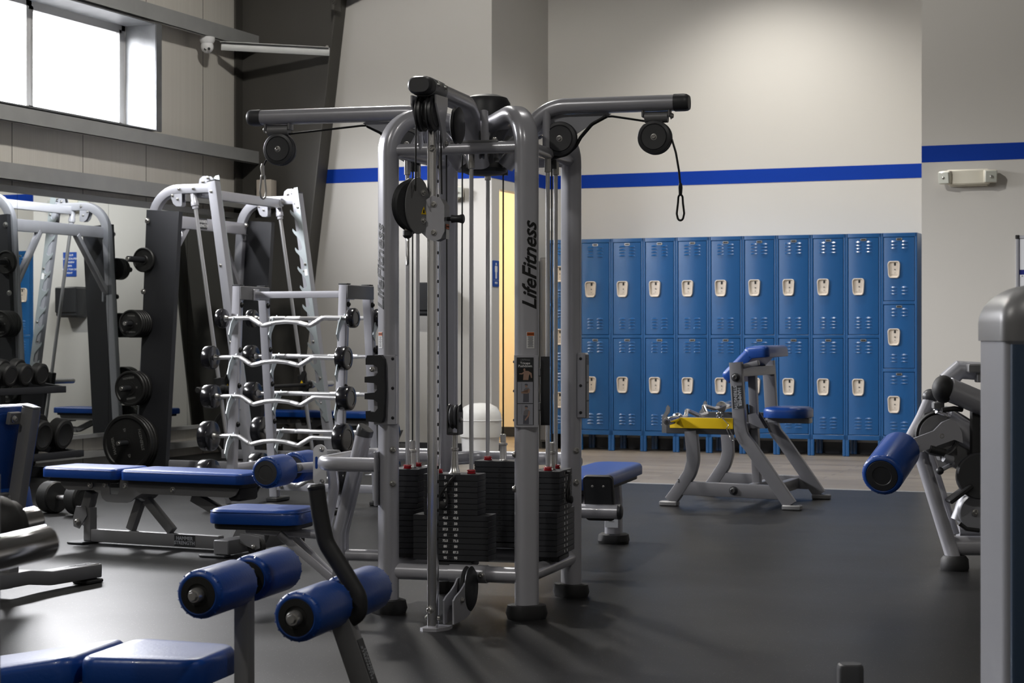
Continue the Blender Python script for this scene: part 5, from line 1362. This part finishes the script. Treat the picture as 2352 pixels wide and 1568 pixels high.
# spring collar hanging on the catch
q = P(640, 665, PN-.03)
sc_ = thing('spring_collar', 'chrome spring collar hanging on the front of the yellow catch', 'collar', q)
cl = [q+V((.018*cos(a), -.03+.004*a/6.28*2-.01, .018*sin(a))) for a in [k*PI/8 for k in range(0, 64)]]
obj('coil', B().tube(cl, .0032, 6), 'chrome', sc_)
obj('grip', B().tube([q+V((.012, -.028, -.012)), q+V((.06, -.032, -.06)), q+V((.045, -.032, -.085)), q+V((.075, -.032, -.15)), q+V((.088, -.032, -.155)), q+V((.09, -.032, -.14)), q+V((.062, -.032, -.08))], .0030, 6), 'chrome', sc_)
world()
# ================= waste bin behind the tower =================
c = hz(1082, 1066, 0)
t = thing('waste_bin', 'white waste bin with bulging liner bag by the back wall behind the tower', 'bin', (c.x, c.y+.2, 0))
o = V((c.x, c.y+.2, 0))
obj('bin', B().lathe(o, Z3, [(.14, 0), (.15, .01), (.165, .34), (.17, .35)], 28), 'white', t)
obj('liner', B().lathe(o+Z3*.22, Z3, [(.172, 0), (.180, .05), (.178, .12), (.182, .14), (.172, .20), (.14, .25), (.08, .28), (.004, .285)], 30), 'bin_white', t)
obj('rim', B().tube([o+V((.181*cos(a), .181*sin(a), .36)) for a in [2*PI*k/28 for k in range(28)]], .005, 6, True), 'white', t)
world()
# ================= leg machine at right =================
LMC = hz(2195, 1308, 0)
FL = FR((LMC.x, LMC.y), TH)               # axes as seen: x across, y away
t = thing('leg_machine', 'grey leg exercise machine with large blue shin roller, behind the silver tower post', 'exercise machine')
def Lq(a, b_, q): return FL.y(1900+a/2.75, 780+b_/2.75, q)
def tb(pts, r, nm='frame_tube', m='silver', n=16): return obj(nm, B().tube(pts, r, n), m, t)
tb([Lq(800, 1390, 0), Lq(590, 715, .12)], .034)
tb([Lq(805, 1230, .25), Lq(640, 715, .35)], .024)
obj('foot', B().lathe((FL.z(2195, 1308).x*0+Lq(805, 1395, 0).x, 0, 0), Z3, [(.062, 0), (.065, .01), (.062, .05), (.05, .065)], 24), 'rubber', t)
tb([Lq(800, 1300, .05), V((.75, .05, Lq(800, 1300, .05).z))], .045)
tb([Lq(825, 1215, .4), V((.75, .45, Lq(825, 1215, .4).z))], .036)
tb([Lq(520, 640, .12), Lq(600, 490, .14), Lq(655, 365, .16)], .030)
obj('tube_cap', B().sphere(Lq(650, 360, .16), .037, 18, 10), 'plastic_grey', t)
# roller and its arm
rp1 = Lq(350, 862, -.22); rp0 = Lq(505, 705, .10)
ax_ = (rp0-rp1).normalized()
rp1 = Lq(345, 860, -.35)
rp0 = rp1+V((.42, .90, .27)).normalized()*.36
RR = .092
roller(rp1, rp0, RR, 'shin_roller', t, 'plastic', 0)
ar0, ar1 = Lq(560, 668, .02), Lq(715, 600, .02)
da = (ar1-ar0).normalized(); db = V((-da.z, 0, da.x))
obj('cam_arm', B().plate([(0, -.035), (.10, -.04), (.17, -.045), (.20, -.075), (.215, -.03), (.212, .02), (.19, .05), (.15, .05), (.10, .03), (0, .035)], ar0, da, db, .02), 'silver', t)
obj('roller_stem', B().tube([rp0-(rp0-rp1).normalized()*.05, ar0], .02, 12), 'silver', t)
cc = Lq(712, 605, .05)
obj('cam_disc', B().lathe(cc+Y*.0, Y, [(.02, 0), (.094, .0), (.097, .008), (.097, .06), (.09, .065), (.02, .065)], 40), 'silver_dull', t)
arc = [cc+V((.075*cos(a)+.0, -.008, .075*sin(a))) for a in [R(-78+8*k) for k in range(9)]]
obj('range_scale', B().sweep(arc, rrect(.004, .03, .001, 1), up=Y), 'plastic', t)
bolt(t, cc-Y*.025, -Y, .016)
obj('cam_belt', B().sweep([cc+V((.106*cos(a), .03, .106*sin(a))) for a in [R(75+10*k) for k in range(13)]], rrect(.006, .05, .001, 1), up=Y), 'rubber', t)
# main body tube, slanting down right behind the post
tb([cc+V((.03, .05, .07)), cc+V((.40, .10, -.16))], .060, 'frame_tube')
obj('housing', B().plate([(-.06, .10), (.06, .13), (.5, -.14), (.5, -.42), (.18, -.20), (.02, -.12)], cc+Y*.10, X, Z3, .09), 'silver_dull', t)
# upper pad tube with black end, handle
c1 = Lq(735, 312, -.02)
tb([c1+V((.02, .0, -.0)), c1+V((.42, .10, -.16))], .055)
obj('end_ball', B().sphere(c1, .064, 24, 14, V((1, -.6, 0)), .8), 'rubber', t)
tb([c1+V((.05, .16, .03)), c1+V((.11, .16, .085)), c1+V((.5, .16, .06))], .045, 'frame_tube', 'silver_light')
tb([Lq(690, 450, .05), Lq(900, 560, .1), Lq(1000, 620, .12)], .012, 'chrome_rod', 'chrome'); tb([Lq(680, 430, .05), Lq(940, 545, .12)], .009, 'chrome_rod', 'chrome')
tb([Lq(725, 445, .0), Lq(800, 435, .0), Lq(850, 440, .02)], .012, 'adjust_lever', 'rubber')
obj('link_block', B().box(Lq(700, 415, .05), (.05, .05, .035), .006), 'silver_dull', t)
q = Lq(905, 180, .1); obj('top_bracket', B().box(q+X*.08, (.20, .1, .04), .006).box(q+X*.05-Z3*.04, (.05, .06, .05), .004), 'silver_dull', t)
obj('seat_rest', B().box(Lq(930, 590, .05)+X*.03, (.10, .05, .26), .02), 'rubber', t)
tb([Lq(650, 690, .0), Lq(745, 715, .0)], .018, 'pull_handle', 'rubber'); tb([Lq(735, 745, -.01), Lq(790, 760, .0)], .019, 'pull_handle', 'silver_light')
tb([Lq(715, 825, .0), Lq(800, 780, .02)], .010, 'pull_handle', 'silver_light'); obj('handle_grip', B().sphere(Lq(712, 828, .0), .018), 'plastic', t)
dq = Lq(960, 860, .0)
obj('pulley', B().lathe(dq+Y*-.02, Y, [(.02, 0), (.10, 0), (.106, .006), (.106, .034), (.10, .04), (.02, .04)], 36), 'plastic_grey', t)
obj('pedal', B().box(Lq(835, 970, .0), (.13, .09, .022), .005, V((.80, 0, .6)), Y), 'rubber', t); tb([Lq(850, 965, .0), Lq(950, 968, .02)], .008, 'pedal_stem', 'plastic')
obj('motor_drum', B().lathe(Lq(945, 1090, .08), Y, [(.02, -.04), (.085, -.04), (.092, -.03), (.092, .05), (.02, .05)], 30), 'silver_light', t)
tb([Lq(905, 1000, .1), Lq(845, 1150, .1)], .05, 'drum_arm', 'silver_light'); obj('belt', B().tube([Lq(835, 1160, .03), Lq(880, 1195, .03), Lq(960, 1205, .03)], .01, 8), 'rubber', t)
bolt(t, Lq(935, 1090, .03), -Y, .012)
place(t, LMC, (0, 0, TH)); world()
# near machine tower: silver post with rounded chrome-grey head
c = at(2352, 1100, 3.4); c.z = 0
FM = FR((c.x, c.y), TH)
t = thing('machine_tower', 'tall silver machine tower with rounded grey head at the right picture edge', 'exercise machine')
xl = FM.l(at(2309, 1000, 3.4)).x
wd, dp = .27, .205
zt = FM.l(at(2300, 650, 3.4)).z; zb_ = FM.l(at(2300, 778, 3.4)).z
def ring(z, k): return [V((xl+wd/2+x, dp/2+y, z)) for x, y in rrect(wd-2*k, dp-2*k, .03-k*.3, 6)]
obj('column', B().loft([ring(.03, 0), ring(zb_, 0)]), 'silver_light', t)
obj('front_shroud', B().loft([[V((xl+wd/2+x, -.002+y, z)) for x, y in rrect(wd-.02, .02, .006, 3)] for z in (.06, zb_-.01)]), 'shroud', t)
rr = [ring(zb_-.004, -.004), ring(zb_+.03, -.004)]
for k in range(1, 11):
    a = PI/2*k/10; e = .085*(1-cos(a))
    rr.append([V((xl+wd/2+x, dp/2+y, zb_+.03+(zt-zb_-.03)*sin(a))) for x, y in rrect(wd+.008-2*e, dp+.008-2*e, .033, 6)])
obj('head', B().loft(rr), 'silver_dull', t)
obj('foot', B().loft([ring(0, -.01), ring(.03, -.01)]), 'rubber', t)
place(t, c, (0, 0, TH)); world()
# short capped post at the bottom edge
c = at(1953, 1530, 4.35)
h = c.z; c.z = 0
FQ = FR((c.x, c.y), TH)
t = thing('floor_post', 'short grey tube post with black cap at the bottom edge of the floor', 'post')
obj('tube', B().loft([[V((x, y, z)) for x, y in rrect(.056, .05, .018, 5)] for z in (.02, h-.02)]), 'silver', t)
obj('cap', B().loft([[V((x*s, y*s, z)) for x, y in rrect(.06, .054, .018, 5)] for z, s in ((h-.05, 1), (h-.004, 1), (h+.004, .93), (h+.007, .8))]), 'plastic_grey', t)
obj('foot', B().box((0, 0, .01), (.14, .3, .02), .006), 'silver_dull', t)
place(t, c, (0, 0, TH)); world()
# ================= camera and exposure =================
world()
cd = bpy.data.cameras.new('camera'); cam = bpy.data.objects.new('camera', cd); COL.objects.link(cam)
cam.location = CAM; cam.rotation_euler = (PI/2, 0, TH)
cd.sensor_width = 36; cd.lens = FPX/2352*36; cd.shift_y = (CY-784)/2352
cd.clip_start = .05; cd.clip_end = 100
cd.dof.use_dof = True; cd.dof.focus_distance = 7.1; cd.dof.aperture_fstop = 11.0
sc.camera = cam
# overcast daylight: bright sky above the horizon, dim ground below
w = bpy.data.worlds.new('world'); sc.world = w; w.use_nodes = True
N, L = w.node_tree.nodes, w.node_tree.links
tc = N.new('ShaderNodeTexCoord'); sp = N.new('ShaderNodeSeparateXYZ'); L.new(tc.outputs['Generated'], sp.inputs[0])
mr = N.new('ShaderNodeMapRange'); mr.inputs[1].default_value = .04; mr.inputs[2].default_value = .28; mr.inputs[3].default_value = 3.0; mr.inputs[4].default_value = 110.0
L.new(sp.outputs[2], mr.inputs[0]); bg = N['Background']; bg.inputs[0].default_value = (.97, .97, 1, 1); L.new(mr.outputs[0], bg.inputs[1])
sc.view_settings.view_transform = 'Standard'; sc.view_settings.look = 'None'; sc.view_settings.exposure = 0.0; sc.view_settings.gamma = 1.0
sc.view_settings.use_curve_mapping = False
